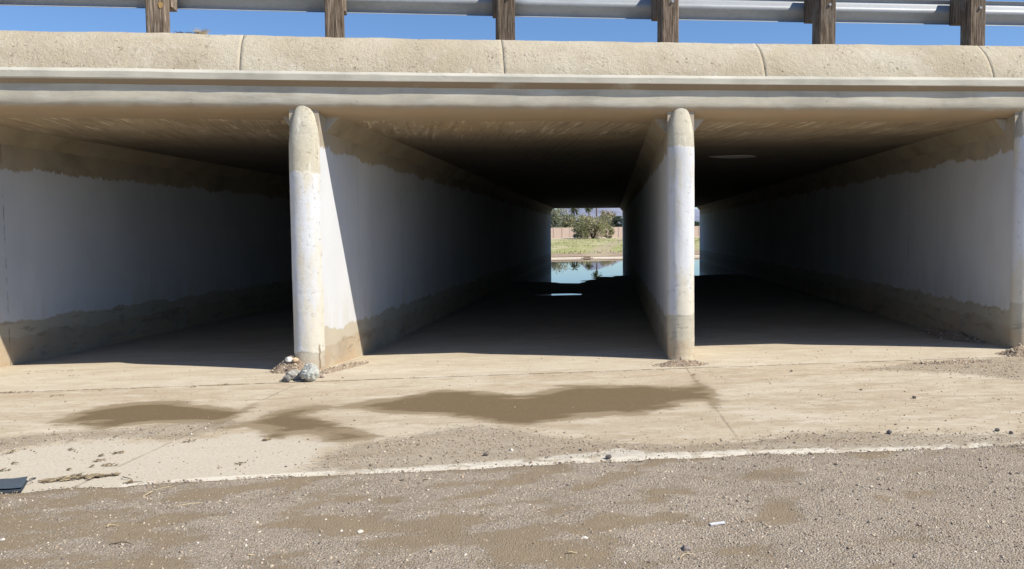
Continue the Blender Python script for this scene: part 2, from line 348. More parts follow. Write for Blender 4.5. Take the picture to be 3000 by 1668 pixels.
def mat_wood(tone=1.0, off=0.0):
    g = G('weathered_timber')
    gr = g.noise(9, 6, .7, (7, 7, .35), off=(off, off, 0)); gr2 = g.noise(30, 5, .7, (4, 4, .15), off=(off, 0, 0)); l = g.noise(2.2, 4, .6, off=(off, 0, 0))
    col = g.ramp(gr, (.34, (.035*tone, .024*tone, .017*tone)), (.47, (.105*tone, .078*tone, .056*tone)), (.64, (.26*tone, .205*tone, .155*tone)))
    col = g.mix(g.ss(.5, .75, l), col, (.21*tone, .19*tone, .165*tone)); ck = g.ss(.63, .67, gr2); col = g.mix(g.mul(ck, .85), col, (.015, .011, .009))
    h = g.add(gr, g.mul(ck, -1.5))
    return g.fin(col, .9, g.bump(h, .008, .9), .15)

def mat_galv():
    g = G('galvanised_steel')
    v = g.vor(28, out='Color'); s_ = g.n('ShaderNodeSeparateColor'); g.t.links.new(v, s_.inputs[0])
    l = g.noise(6, 5, .7, (.3, 1, 1))
    col = g.mix(g.mul(s_.outputs[0], .35), (.34, .36, .38), (.26, .28, .30)); col = g.mix(g.mul(g.ss(.5, .7, l), .4), col, (.22, .235, .25))
    return g.fin(col, g.add(.42, g.mul(l, .2)), g.bump(g.noise(90, 3, .6), .002, .5), .5, .15)

def mat_plain(name, c, rough=.8, c2=None, scale=20, dist=.004, spec=.3, metal=0):
    g = G(name); n_ = g.noise(scale, 5, .65)
    col = g.mix(g.ss(.35, .65, n_), c, c2 or tuple(x*.75 for x in c))
    return g.fin(col, rough, g.bump(n_, dist, .6), spec, metal)

# seams on the apron: through ground points, as straight lines
def line_through(a, b):
    A = b.y-a.y; B = -(b.x-a.x); return A, B, -(A*a.x+B*a.y)
SEAMS = [line_through(on_z(60, 1149), on_z(2500, 1062)), line_through(on_z(860, 1130), on_z(370, 1357)), line_through(on_z(2015, 1085), on_z(2110, 1215))]
def JL(g, k, w0, w1, wob):
    a, b, c = SEAMS[k]; return g.line(a, b, c, w0, w1, wob, 2.5)

# ------------------------------------------------------------------ culvert
D, X1, P, T, SK = 9.123, -1.090, 4.055, .30, .2375      # nose line, second pier, spacing, wall thickness, skew (tan)
YH, YE, ZC = 9.20, 43.4, 2.69
XL, XR = -14.0, 17.5
culvert = tag(empty('culvert_bridge', (2, 9.2, 0)), 'long concrete box culvert bridge with white painted inner walls and rounded piers under the road', 'bridge')
M_head = mat_smooth_concrete('headwall_concrete', under_stain_shade=True); M_ledge = mat_smooth_concrete('ledge_concrete', (.50, .475, .40), .3, False, lip_stain_shade=3.012)
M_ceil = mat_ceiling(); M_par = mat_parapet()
def sag(x): return -.018*(1-((x-2.0)/5.0)**2) if abs(x-2) < 5 else 0.0

def extrude_x(name, prof, x0, x1, step, mat, amp=.004, parent=culvert, wav=0.0, seed=0.0, caps=True):
    xs = np.linspace(x0, x1, max(2, int(round((x1-x0)/step))+1)); n = len(prof); v = []; f = []
    for x in xs:
        for i, (y, z) in enumerate(prof):
            a = amp*fbm(x, i*.35+seed, 1.7, 4, seed); b = amp*fbm(x+50, i*.35+seed, 1.7, 4, seed+3)
            w = wav*fbm(x, seed, .75, 3, seed+9) * (i/(n-1))
            v.append((x, y+a, z+b+w+sag(x)))
    for k in range(len(xs)-1):
        for i in range(n-1):
            a = k*n+i; f.append((a, a+1, a+n+1, a+n))
    if caps: f.append(tuple(range(n))[::-1]); f.append(tuple((len(xs)-1)*n+i for i in range(n)))
    return mesh(name, v, f, mat, parent, False)

def dense(prof, s):
    out = [prof[0]]
    for a, b in zip(prof[:-1], prof[1:]):
        k = max(1, int(math.hypot(b[0]-a[0], b[1]-a[1])/s))
        for i in range(1, k+1): out.append((a[0]+(b[0]-a[0])*i/k, a[1]+(b[1]-a[1])*i/k))
    return out
hp = [(9.62, 2.688), (9.50, 2.689), (9.42, 2.692), (9.34, 2.699), (9.27, 2.712), (9.21, 2.734), (9.172, 2.765), (9.155, 2.80), (9.15, 2.84), (9.15, 2.90), (9.15, 2.985)]
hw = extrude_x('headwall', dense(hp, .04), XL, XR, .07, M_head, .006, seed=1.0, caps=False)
hw.data.polygons.foreach_set('use_smooth', [True]*len(hw.data.polygons))
lp = [(9.30, 2.969), (9.146, 2.970), (9.095, 3.016), (9.088, 3.024), (9.086, 3.086), (9.092, 3.094), (9.130, 3.124), (9.30, 3.126)]
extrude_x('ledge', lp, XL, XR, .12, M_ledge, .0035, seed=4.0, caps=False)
pp = [(9.160, 3.10), (9.164, 3.13), (9.195, 3.22), (9.235, 3.31), (9.285, 3.39), (9.345, 3.465), (9.405, 3.515), (9.455, 3.548), (9.52, 3.563), (9.70, 3.57), (10.7, 3.57)]
JX = [on_y(q, 211, 9.17).x for q in (702, 1477, 2242, 2909)]
st_ = JX[1]-JX[0]; edges = [XL] + [JX[0]-st_*k for k in (3, 2, 1)] + JX + [JX[3]+st_*k for k in (1, 2, 3)] + [XR]
par = None
for a, b in zip(edges[:-1], edges[1:]):
    if b-a < .2: continue
    extrude_x('parapet_curb', dense(pp, .05), a+.002, b-.002, .035, M_par, .010, wav=.034, seed=2.0)
    _o = C.objects[-1]; _o.data.polygons.foreach_set('use_smooth', [True]*len(_o.data.polygons))
v, f = [], []; box(v, f, XL, XR, 9.30, 10.6, 3.05, 3.33); mesh('deck_edge_fill', v, f, mat_plain('fill_concrete', (.10, .085, .07)), culvert)
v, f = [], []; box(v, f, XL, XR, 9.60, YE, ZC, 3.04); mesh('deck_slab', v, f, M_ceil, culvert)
v, f = [], []; box(v, f, XL, XR, 10.5, YE+.3, 3.05, 3.56); mesh('roadbed', v, f, mat_plain('road_base', (.16, .14, .12)), culvert)
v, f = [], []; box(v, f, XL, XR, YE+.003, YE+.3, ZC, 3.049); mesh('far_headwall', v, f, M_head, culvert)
# underside rows between the head curve and the slab are continuous: slab starts at y=9.60

NOSE = {-1: (.36, 2.05), 0: (.20, 2.06), 1: (.50, 2.33), 2: (.56, 2.45)}
WALLZ = {-1: (.44, 2.24), 0: (.40, 2.33), 1: (.46, 2.28), 2: (.46, 2.30)}
def pier(k):
    xb = X1 + k*P + (.07 if k >= 2 else 0)
    zl, zu = WALLZ.get(k, (.45, 2.3)); nl, nu = NOSE.get(k, (.4, 2.2))
    mw = mat_barrel_wall('wall_paint_and_concrete', zl, zu, .10, k*3.7, joint=(10.55 if k == -1 else 12.6))
    mnz = mat_barrel_wall('nose_paint_and_concrete', nl, nu, .06, k*5.1+1, (.52, .485, .39), crack=(xb+.128 if k == 0 else None), worn=.75)
    # wall box, subdivided along the barrel
    v, f = [], []
    ys = [YH-.0+.0] + list(np.linspace(YH+.6, YE, 20)); n = 4
    for y in ys:
        for x, z in ((-T/2, -.3), (T/2, -.3), (T/2, 2.80), (-T/2, 2.80)): v.append((xb+x+SK*(y-D), y, z))
    for i in range(len(ys)-1):
        for q in range(4):
            a = i*4+q; b = i*4+(q+1) % 4; f.append((a, b, b+4, a+4))
    f.append((3, 2, 1, 0)); L = (len(ys)-1)*4; f.append((L, L+1, L+2, L+3))
    w = mesh('barrel_wall', v, f, mw, culvert)
    # haunches
    for s in (-1, 1):
        v, f = [], []
        for y in (9.40, YE-.004):
            c = xb + SK*(y-D)
            for dx, z in ((T/2-.01, ZC-.001), (T/2+.155, ZC-.001), (T/2+.002, ZC-.175), (T/2-.01, ZC-.175)): v.append((c+s*dx, y, z))
        f += [(0, 1, 2, 3), (4, 7, 6, 5), (0, 4, 5, 1), (1, 5, 6, 2), (2, 6, 7, 3)]
        ho = mesh('haunch', v, f, M_haunch, culvert); ho.data.materials.append(M_cap); ho.data.polygons[0].material_index = 1
    # rounded nose
    v, f = [], []; na = 28; zs = list(np.linspace(-.05, 2.2, 34)) + list(np.linspace(2.25, 2.80, 16))
    for z in zs:
        t = max(0, (z-2.30)/.5); lean = 1-.80*t**1.6; hwid = (T/2+.004)*(1-.62*t**2.4)
        for i in range(na+1):
            an = math.pi*i/na; dx = -math.cos(an)*hwid; dy = -(math.sin(an)**.9)*.15*lean
            a = .0035*fbm(dx*3+k, z, 3.0, 4, k); 
            if z < .35: a += .006*fbm(dx*9, z*4, 2.0, 3, k+5)
            v.append((xb+dx*(1+a*4)+SK*(YH+.01+dy-D), YH+.01+dy-a, z))
    for r in range(len(zs)-1):
        for i in range(na): a = r*(na+1)+i; f.append((a, a+1, a+na+2, a+na+1))
    mesh('pier_nose', v, f, mnz, culvert, True)
M_cap = mat_smooth_concrete('haunch_face_concrete', (.42, .385, .33), .2, False)
M_haunch = mat_smooth_concrete('haunch_concrete', (.37, .31, .22), .1, True)
for k in range(-3, 5): pier(k)

# pale patch set on the soffit of the right barrel
pa, pb = on_z(2080, 466, ZC-.006), on_z(2215, 455, ZC-.006)
v = []; n = 26
for i in range(n):
    an = 2*math.pi*i/n; cx, cy = (pa.x+pb.x)/2, (pa.y+pb.y)/2; r = 1+.18*nz(math.cos(an)*2, math.sin(an)*2, 3)
    v.append((cx+.44*math.cos(an), cy+.02*math.cos(an)+(.26+.09*math.cos(an))*math.copysign(abs(math.sin(an))**1.7, math.sin(an))*r, ZC-.006))
v += [(x, y, ZC+.02) for x, y, z in v]
mesh('soffit_patch', v, [tuple(range(n))[::-1]] + [(i, (i+1) % n, n+(i+1) % n, n+i) for i in range(n)], mat_plain('pale_patch', (.75, .73, .70), .8, (.68, .66, .62)), culvert)

# ------------------------------------------------------------------ guardrail
gx, gy, sp_ = -2.700, 9.773, 1.916
GZ = 3.985
rail = tag(empty('guardrail', (2, gy, 3.55)), 'galvanised corrugated guardrail on weathered timber posts along the road edge', 'guardrail')
M_galv = mat_galv()
prof = [(.022, 0), (.052, .012), (.080, .030), (.083, .036), (.075, .048), (.045, .085), (.012, .122), (.002, .136), (0, .156), (.002, .176), (.012, .190), (.045, .225), (.075, .262), (.083, .280), (.080, .292), (.066, .305), (.050, .312)]
xs = np.linspace(-13.5, 17, 120)
for j0 in range(-2, 5):
    a, b = gx+2*sp_*j0, gx+2*sp_*(j0+1)+.10
    xx = np.linspace(a, b, 14); v = []; f = []; n = len(prof)
    for x in xx:
        for y, z in prof: v.append((x, gy+.42+y+(.004 if j0 % 2 else 0), GZ-.0022*(x-2)+z+.5*sag(x)+.002*nz(x, z, 1, 2)))
    for i in range(len(xx)-1):
        for q in range(n-1): c = i*n+q; f.append((c, c+1, c+n+1, c+n))
    o = mesh('rail_beam', v, f, M_galv, rail, True)
    mo = o.modifiers.new('thickness', 'SOLIDIFY'); mo.thickness = .003; mo.offset = 0
def post_mesh(w, d, z0, z1, seed, tw=0.0):
    bm = bmesh.new(); n = 12
    ring = []
    c = .012
    pts = [(-w/2+c, -d/2), (0, -d/2), (w/2-c, -d/2), (w/2, -d/2+c), (w/2, 0), (w/2, d/2-c), (w/2-c, d/2), (0, d/2), (-w/2+c, d/2), (-w/2, d/2-c), (-w/2, 0), (-w/2, -d/2+c)]
    for i in range(n+1):
        z = z0+(z1-z0)*i/n; a = tw*i/n; r = []
        for j, (x, y) in enumerate(pts):
            s = 1+.02*nz(seed+j*.7, z*2.5, seed); r.append(bm.verts.new((x*s*math.cos(a)-y*s*math.sin(a)+.004*nz(z, seed, 1, 3), x*s*math.sin(a)+y*s*math.cos(a), z)))
        ring.append(r)
    for i in range(n):
        for j in range(12): bm.faces.new((ring[i][j], ring[i][(j+1) % 12], ring[i+1][(j+1) % 12], ring[i+1][j]))
    bm.faces.new(ring[0][::-1]); bm.faces.new(ring[-1])
    me = bpy.data.meshes.new('post'); bm.to_mesh(me); bm.free(); return me
tones = [1.5, 1.25, .95, 1.2, 1.0, 1.1]
for i in range(-4, 10):
    x = gx+sp_*i + (.02 if i == 0 else 0); t = tones[i] if 0 <= i < 6 else 1.1
    mw = mat_wood(t, i*3.3)
    o = link('post', post_mesh(.205, .20, 3.45, 4.42, i+.5, .05*math.sin(i*2.1)), mw, None); o.parent = rail; o.matrix_parent_inverse = Matrix.Translation(-Vector(rail.location)); o.location = (x, gy+.10, 0)
    dxb = {0: .045, 1: .03, 2: -.03, 3: -.03, 4: -.02, 5: -.02}.get(i, 0)
    b = link('spacer_block', post_mesh(.17, .215, 3.955, 4.36, i+9, 0), mw, None); b.parent = rail; b.matrix_parent_inverse = Matrix.Translation(-Vector(rail.location)); b.location = (x+dxb, gy+.31, .5*sag(x))
    # bolt
    v, f = [], []; tube(v, f, [(x+.02, gy-.02, 4.07), (x+.02, gy+.03, 4.07)], [.016, .016], 8); mesh('bolt', v, f, M_galv, rail)
v, f = [], []; ko = on_y(470, 15, gy-.003)
for i in range(20):
    an = 2*math.pi*i/20; v.append((ko.x+.022*math.cos(an)*(1+.15*nz(an, 1)), gy-.006, ko.z+.036*math.sin(an)))
v += [(x, gy+.03, z) for x, y, z in v]
mesh('knot', v, [tuple(range(20))[::-1]]+[(i, (i+1) % 20, 20+(i+1) % 20, 20+i) for i in range(20)], mat_plain('knot_wood', (.50, .33, .13), .8, (.33, .2, .08), 60), rail)

# ------------------------------------------------------------------ apron and barrel floors
WZ = -.10
def drop(y): return -.075*sst(9.15, 11.2, np.asarray(y, float))
def cpoly(sc, ox, oy, pts, z=0.0): return [tuple(on_z(ox+x*sc, oy+y*sc, z)[:2]) for x, y in pts]
wetA = cpoly(.44, 0, 850, [(330,880),(420,850),(480,822),(620,787),(760,768),(900,750),(1060,738),(1230,745),(1290,765),(1400,775),(1580,803),(1640,790),(1700,760),(1716,766),(1640,812),(1560,850),(1480,892),(1400,905),(1420,880),(1250,885),(1120,890),(1000,895),(860,905),(700,925),(620,920),(560,895),(450,890)])
wetB = cpoly(.44, 0, 850, [(1480,892),(1580,892),(1640,870),(1740,838),(1830,812),(1920,790),(2030,775),(2130,760),(2230,770),(2180,800),(2060,830),(2150,870),(2260,890),(2370,930),(2480,960),(2500,985),(2300,1010),(2180,1000),(2100,972),(1960,962),(1880,985),(1800,982),(1790,960),(1700,930),(1620,915),(1540,925)])
wetC = cpoly(.4658, 1000, 850, [(-180,742),(0,728),(200,690),(480,655),(560,635),(620,628),(760,635),(900,640),(1000,650),(1100,662),(1250,645),(1340,622),(1380,600),(1500,592),(1700,600),(1850,600),(2000,605),(2225,607),(2215,560),(2200,530),(2212,528),(2240,560),(2260,600),(2300,600),(2330,640),(2350,665),(2395,695),(2350,710),(2350,750),(2310,712),(2250,700),(2150,715),(2140,740),(2000,755),(1850,785),(1700,785),(1500,810),(1300,830),(1250,848),(1170,850),(1080,850),(900,825),(750,800),(600,785),(480,780),(300,775),(150,755),(0,745)])
s2 = 1.1646
gr1 = cpoly(s2, 0, 0, [(760,1190),(800,1150),(880,1120),(1000,1100),(1080,1085),(1180,1068),(1280,1075),(1400,1100),(1520,1108),(1700,1118),(1850,1112),(2000,1090),(2120,1085),(2300,1090),(2650,1092),(2650,1118),(2300,1128),(1900,1136),(1500,1154),(1300,1168),(1000,1184)])
gr2 = cpoly(s2, 0, 0, [(-60,1105),(150,1085),(300,1078),(440,1062),(560,1050),(640,1060),(560,1085),(440,1110),(330,1105),(200,1110),(80,1125),(-60,1150)])
gr3 = cpoly(s2, 0, 0, [(2380,905),(2480,900),(2600,895),(2700,930),(2576,960),(2400,940),(2250,935),(2150,930),(2250,918)])
cl1 = cpoly(s2, 0, 0, [(-80,1150),(100,1120),(250,1105),(450,1110),(640,1085),(860,1112),(800,1150),(760,1180),(1000,1182),(1300,1164),(1500,1150),(1900,1132),(2250,1124),(2510,1112),(2510,1126),(1900,1150),(1745,1156),(1300,1176),(740,1204),(300,1230),(-80,1260)])
E_px = [(-300,1262),(60,1240),(180,1228),(300,1226),(420,1216),(520,1211),(740,1200),(1000,1191),(1200,1181),(1300,1173),(1500,1163),(1745,1153),(1900,1146),(2250,1136),(2510,1123),(2576,1120),(2800,1108)]
Ep = [on_z(a*s2, b*s2) for a, b in E_px]; EXa = np.array([p.x for p in Ep]); EYa = np.array([p.y for p in Ep])
def edge_y(X):
    return np.interp(X, EXa, EYa) + .022*np.array([fbm(x, 0, 3.0, 4, 5) for x in np.atleast_1d(X)])
sh = [on_z(a, b, WZ) for a, b in ((1540, 823), (1616, 829), (1695, 829), (1712, 824), (1760, 813), (1824, 808), (1840, 806), (2040, 807), (2130, 806))]
SHX = np.array([p.x for p in sh]); SHY = np.array([p.y for p in sh])
PUD = on_z(1640, 863.5, WZ)
def floor_z(X, Y):
    ys = np.interp(X, SHX, SHY); n_ = vfbm(X, Y, .9, 1.6, 4, 3.0)
    h = np.clip((ys-Y)*.012 + .010*n_, -.2, None); h = np.minimum(WZ+h, -.075)
    h = np.where(Y > YE, -.6, h)
    e = 1-((X-PUD.x)/.62)**2-((Y-PUD.y)/.36)**2 + .35*n_
    h = np.where(e > -1, np.minimum(h, WZ-.02*e), h)
    return h
xs = spacing((-40, -8, 2), (-8, -5.2, .2), (-5.2, 7.6, .03), (7.6, 12, .2), (12, 44, 2))
ys = spacing((4.2, 10.6, .03), (10.6, 16, .12), (16, YE+.3, .3))
X, Y, Q = grid(xs, ys)
near = Y < 16
Z = drop(Y); fz = floor_z(X[~near], Y[~near]); Z[~near] = fz
yn = edge_y(xs); ye_all = np.interp(X, xs, yn)
Z += np.where(Y < ye_all-.35, -.12, 0)
V = np.stack([X, Y, Z], 1)
vis = (Y < 10.6) & (X > -5.3) & (X < 7.7)
wet = np.full(X.shape, -1.0); grv = np.zeros_like(X); cln = np.zeros_like(X)
for w_ in (wetA, wetB, wetC): wet[vis] = np.maximum(wet[vis], polyd(X[vis], Y[vis], w_))
wetv = np.clip(.5+wet*1.9, 0, 1)
g_ = np.full(X.shape, -1.0)
for w_, b_ in ((gr1, .0), (gr2, -.02), (gr3, -.02)): g_[vis] = np.maximum(g_[vis], polyd(X[vis], Y[vis], w_)+b_)
grv = np.clip(.42+g_*2.2, 0, .72)
c_ = np.full(X.shape, -1.0); c_[vis] = polyd(X[vis], Y[vis], cl1); cln = np.clip(.5+c_*2.2, 0, 1)
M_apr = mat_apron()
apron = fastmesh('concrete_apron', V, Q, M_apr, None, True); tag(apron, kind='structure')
def masks(o, r, g, b, al=None):
    a = o.data.color_attributes.new('masks', 'FLOAT_COLOR', 'POINT'); c = np.stack([r, g, b, np.ones_like(r) if al is None else al], 1).astype(np.float32); a.data.foreach_set('color', c.ravel())
st1 = cpoly(s2, 0, 0, [(300,1216),(600,1196),(1000,1178),(1300,1156),(1480,1140),(1560,1126),(1640,1139),(1735,1136),(1745,1158),(1760,1158),(1765,1137),(1885,1129),(1895,1150),(1908,1150),(1912,1133),(2090,1126),(2115,1142),(2150,1142),(2170,1128),(2500,1112),(2530,1124),(2560,1110),(2700,1106),(2700,1124),(2250,1146),(1900,1156),(1745,1162),(1300,1182),(1000,1200),(600,1216),(300,1234)])
sp1 = np.full(X.shape, -1.0); sp1[vis] = polyd(X[vis], Y[vis], st1)
masks(apron, wetv, grv, cln, np.clip(.5+sp1*9, 0, 1))

# ------------------------------------------------------------------ gravel ground in front
xs = spacing((-150, -10, 10), (-10, -3.2, .4), (-3.2, 4.4, .025), (4.4, 12, .4), (12, 150, 10))
ys = spacing((-150, -4, 8), (-4, 3.1, .4), (3.1, 6.1, .025), (6.1, 6.2, .1))
X, Y, Q = grid(xs, ys)
fine = (X > -3.3) & (X < 4.5) & (Y > 3.0)
ey = np.interp(X, xs, edge_y(xs))
Z = np.full(X.shape, .012)
def mudf(X, Y):
    a = vfbm(X*.97+Y*.24, Y*.97-X*.24, 2.4, 4.6, 6, 11.0); b = vfbm(X, Y, .7, .9, 2, 21.0)
    return .45 + .58*a + .22*b - .07*X + .05*(Y < 4.2)
def ridges(X, Y):
    r = vfbm(X*.42+Y*.9, Y*.42-X*.9, 7.0, 1.3, 4, 31.0); q = vfbm(X*.80-Y*.6, Y*.8+X*.6, .9, 8.0, 3, 37.0); return .009*r + (.010+.014*sst(.6, 1.6, X))*q
mud = np.zeros(X.shape); mud[fine] = mudf(X[fine], Y[fine])
Z[fine] += ridges(X[fine], Y[fine]) + .004*vfbm(X[fine], Y[fine], 25, 25, 2, 41.0)
d = ey - Y
Z = np.where(d > 0, np.maximum(Z*sst(0, .10, d)+.004, .002*sst(0, .02, d)), -.03-.2*sst(0, .1, -d))
ground = fastmesh('ground', np.stack([X, Y, Z], 1), Q, mat_gravel(), None, True); tag(ground, kind='structure')
masks(ground, np.clip(mud, 0, 1), np.zeros_like(X), np.zeros_like(X))
GX, GY, GZZ = X, Y, Z

# ------------------------------------------------------------------ loose stones (uncountable)
OCT = np.array([(1,0,0),(-1,0,0),(0,1,0),(0,-1,0),(0,0,1),(0,0,-1)], float)
OF = np.array([(0,2,4),(2,1,4),(1,3,4),(3,0,4),(2,0,5),(1,2,5),(3,1,5),(0,3,5)])
def pebbles(name, px, py, pz, r, label, cols, mat):
    n = len(px); s = rng.uniform(.65, 1.25, (n, 1, 3)); s[:, :, 2] *= .72
    v = OCT[None]*s + rng.normal(0, .16, (n, 6, 3)); a = rng.uniform(0, 6.28, n); c, q = np.cos(a)[:, None], np.sin(a)[:, None]
    tlt = rng.normal(0, .35, n)[:, None]
    x = v[:, :, 0]*c-v[:, :, 1]*q; y = v[:, :, 0]*q+v[:, :, 1]*c; z = v[:, :, 2]+x*tlt
    V = np.stack([x*r[:, None]+px[:, None], y*r[:, None]+py[:, None], z*r[:, None]+pz[:, None]], -1).reshape(-1, 3)
    Q = (OF[None]+6*np.arange(n)[:, None, None]).reshape(-1, 3)
    o = fastmesh(name, V, Q, mat, None, False, np.repeat(cols, 6, 0)); return tag(o, label, 'gravel', kind='stuff')
PAL = np.array([(.42,.345,.255),(.50,.415,.31),(.34,.275,.205),(.26,.205,.15),(.57,.49,.385),(.44,.325,.235),(.17,.14,.12),(.66,.61,.53),(.36,.33,.30)])
PW = np.array([.19,.16,.15,.14,.09,.09,.10,.05,.03]); PW /= PW.sum()
def pcol(n): return PAL[rng.choice(len(PAL), n, p=PW)]*rng.uniform(.92, 1.24, (n, 1))
M_peb = mat_tint('pebble_stone', .9, 90, .002)
N = 90000
px = rng.uniform(-3.0, 4.3, N); py = rng.uniform(3.2, 6.0, N)
keep = (py < np.interp(px, xs, edge_y(xs))-.004) & (np.abs(px-.118*py) < .66*py+.1)
px, py = px[keep], py[keep]; md = mudf(px, py); keep = rng.uniform(0, 1, len(px)) > np.clip((md-.36)*3.0, 0, .75); px, py = px[keep], py[keep]
r = np.clip(rng.lognormal(math.log(.0040), .45, len(px)), .002, .013)
pz = .012+ridges(px, py)*sst(0, .1, np.interp(px, xs, edge_y(xs))-py)+.002
pebbles('gravel', px, py, pz, r, 'loose fine tan gravel covering the ground in front of the slab edge', pcol(len(px)), M_peb)
N = 110000
px = rng.uniform(-5, 7.5, N); py = rng.uniform(5.0, 9.6, N)
gd = np.maximum(np.maximum(polyd(px, py, gr1), polyd(px, py, gr2)-.03), polyd(px, py, gr3)-.03); wd = np.maximum(np.maximum(polyd(px, py, wetA), polyd(px, py, wetB)), polyd(px, py, wetC))
pr_ = np.clip(.42+gd*2.4, .05, .95)*np.where(wd > 0, .05, 1)*np.clip(1.2-(py-5)*.22, .15, 1); ee = np.interp(px, xs, edge_y(xs)); pr_ = np.where((py-ee < .14), pr_*.35, pr_)
keep = (rng.uniform(0, 1, N) < pr_) & (py > ee); px, py = px[keep], py[keep]
r = np.clip(rng.lognormal(math.log(.0046), .45, len(px)), .0022, .018)
pebbles('gravel_film', px, py, np.full(len(px), .001), r, 'thin scatter of grit and small stones strewn over the concrete apron', pcol(len(px))*.9, M_peb)

# ------------------------------------------------------------------ dirt piles
def pile(name, cx, cy, rx, ry, h, label, seed, rot=0.0, n=900, z0=0.0):
    root = empty(name, (cx, cy, 0)); tag(root, label, 'dirt pile')
    na, nr = 46, 14; v = [(cx, cy, h)]; f = []
    def hh(x, y, t): return h*(1-t)**1.1*(1+.45*fbm(x, y, 5, 4, seed)) + .012*fbm(x, y, 30, 2, seed)*(1-t)
    v = []
    for j in range(nr+1):
        t = j/nr
        for i in range(na):
            a = 2*math.pi*i/na; e = 1+.22*fbm(math.cos(a)*1.3, math.sin(a)*1.3, 1.5, 3, seed); x = math.cos(a)*rx*t*e; y = math.sin(a)*ry*t*e
            X_, Y_ = cx+x*math.cos(rot)-y*math.sin(rot), cy+x*math.sin(rot)+y*math.cos(rot); v.append((X_, Y_, z0+hh(X_, Y_, t)-.004*(t > .99)))
    for j in range(nr):
        for i in range(na): a = j*na+i; b = j*na+(i+1) % na; f.append((a, b, b+na, a+na))
    mesh('soil', v, f, M_soil, root, True)
    t = np.sqrt(rng.uniform(0, 1.25, n)); a = rng.uniform(0, 6.28, n); x = np.cos(a)*rx*t; y = np.sin(a)*ry*t
    X_ = cx+x*math.cos(rot)-y*math.sin(rot); Y_ = cy+x*math.sin(rot)+y*math.cos(rot)
    z = np.array([z0+max(0, hh(p, q, min(1, w))) for p, q, w in zip(X_, Y_, t)])
    r = np.clip(rng.lognormal(math.log(.0065), .5, n), .003, .028)
    o = pebbles('crumbs', X_, Y_, z, r, None, pcol(n)*1.05, M_peb); del o['category']; o['kind'] = 'stuff'; o.parent = root; o.matrix_parent_inverse = Matrix.Translation(-root.location)
    return root
M_soil = mat_plain('loose_soil', (.36, .28, .20), .95, (.24, .18, .13), 45, .02, .1)
p = on_z(872, 1090); pile('dirt_pile', p.x-.02, p.y+.06, .27, .17, .21, 'highest heap of dry brown soil and litter behind the grey rocks by the left pier', 1.0)
p = on_z(1000, 1080); pile('dirt_pile', p.x, p.y+.04, .45, .10, .035, 'low narrow ridge of tan soil along the sunlit wall right of the left pier', 2.0, 1.05)
p = on_z(1990, 1068); pile('dirt_pile', p.x+.02, p.y-.02, .29, .14, .07, 'low mound of grey soil and grit around the foot of the middle pier', 3.0, .1)
p = on_z(2985, 1040); pile('dirt_pile', p.x+.02, p.y+.02, .22, .18, .10, 'crumbly clod heap at the foot of the right pier by the frame edge', 4.0)
pile('dirt_pile', X1+2*P+.07-T/2-.09+SK*1.35, 10.45, 1.25, .17, .10, 'long shaded bank of silt along the right barrel wall', 5.0, math.pi/2-.233, 1500, -.06)
p = on_z(2790, 1062); pile('dirt_pile', p.x, p.y, .45, .09, .018, 'thin gritty spread of soil before the right barrel opening', 6.0, .05, 700)

# ------------------------------------------------------------------ rocks
def rock(name, px_, py_, size, label, c, seed, group=None, flat=.75, z=None, el=(1, 1, 1), lift=0.0):
    p = on_z(px_, py_); bm = bmesh.new(); bmesh.ops.create_icosphere(bm, subdivisions=4 if size > .05 else 2, radius=1)
    for v_ in bm.verts:
        q = v_.co.copy(); d_ = 1+.30*mn.noise(q*1.1+Vector((seed, 0, 0)))+.12*mn.noise(q*3+Vector((seed, 5, 0)))+.05*mn.noise(q*8+Vector((seed, 5, 0)))
        ce = mn.cell_vector(q*1.6+Vector((seed, 1, 2))); d_ += .12*(ce.x-.5)
        v_.co = Vector((q.x*el[0], q.y*el[1], q.z*flat*el[2]))*d_*size
    me = bpy.data.meshes.new(name); bm.to_mesh(me); bm.free()
    mz = min(v_.co.z for v_ in me.vertices)
    g = G('rock_stone'); n_ = g.noise(9/size*.08+6, 6, .7); f_ = g.noise(60, 5, .7)
    col = g.ramp(n_, (.35, tuple(x*.6 for x in c)), (.5, c), (.62, tuple(min(1, x*1.5) for x in c))); col = g.mix(g.mul(g.ss(.55, .65, f_), .3), col, tuple(x*.4 for x in c))
    o = link(name, me, g.fin(col, .85, g.bump(g.add(n_, g.mul(f_, .4)), .012, .8)), None, False); o.location = (p.x, p.y, -mz-.12*size+lift)
    return tag(o, label, 'rock', group)
rock('rock', 908, 1117, .088, 'largest pale grey green boulder beside two smaller rocks at the left pier foot', (.44, .445, .40), 2.0, flat=1.0)
rock('rock', 861, 1112, .078, 'rounded grey cobble with a flat pale top left of the biggest rock', (.40, .375, .33), 5.2, flat=.62, el=(1.15, .8, 1))
rock('rock', 842, 1119, .036, 'small dark grey stone touching the left side of the grey cobble', (.20, .19, .17), 8.1, flat=1.0)
rock('rock', 887, 1119, .022, 'tiny dark stone in the gap between the two big rocks', (.12, .11, .11), 3.3)
rock('rock', 848, 1090, .040, 'whitish broken stone on top of the brown dirt heap', (.72, .68, .62), 6.6, lift=.105)
rock('rock', 866, 1090, .034, 'orange tan stone on the crest of the brown dirt heap', (.55, .40, .25), 7.6, lift=.105)
rock('rock', 945, 1107, .026, 'small pinkish stone just right of the largest boulder', (.50, .40, .33), 9.6)
rock('rock', 826, 1118, .026, 'flat tan stone at the far left of the rock cluster', (.42, .34, .27), 11.6, flat=.5)
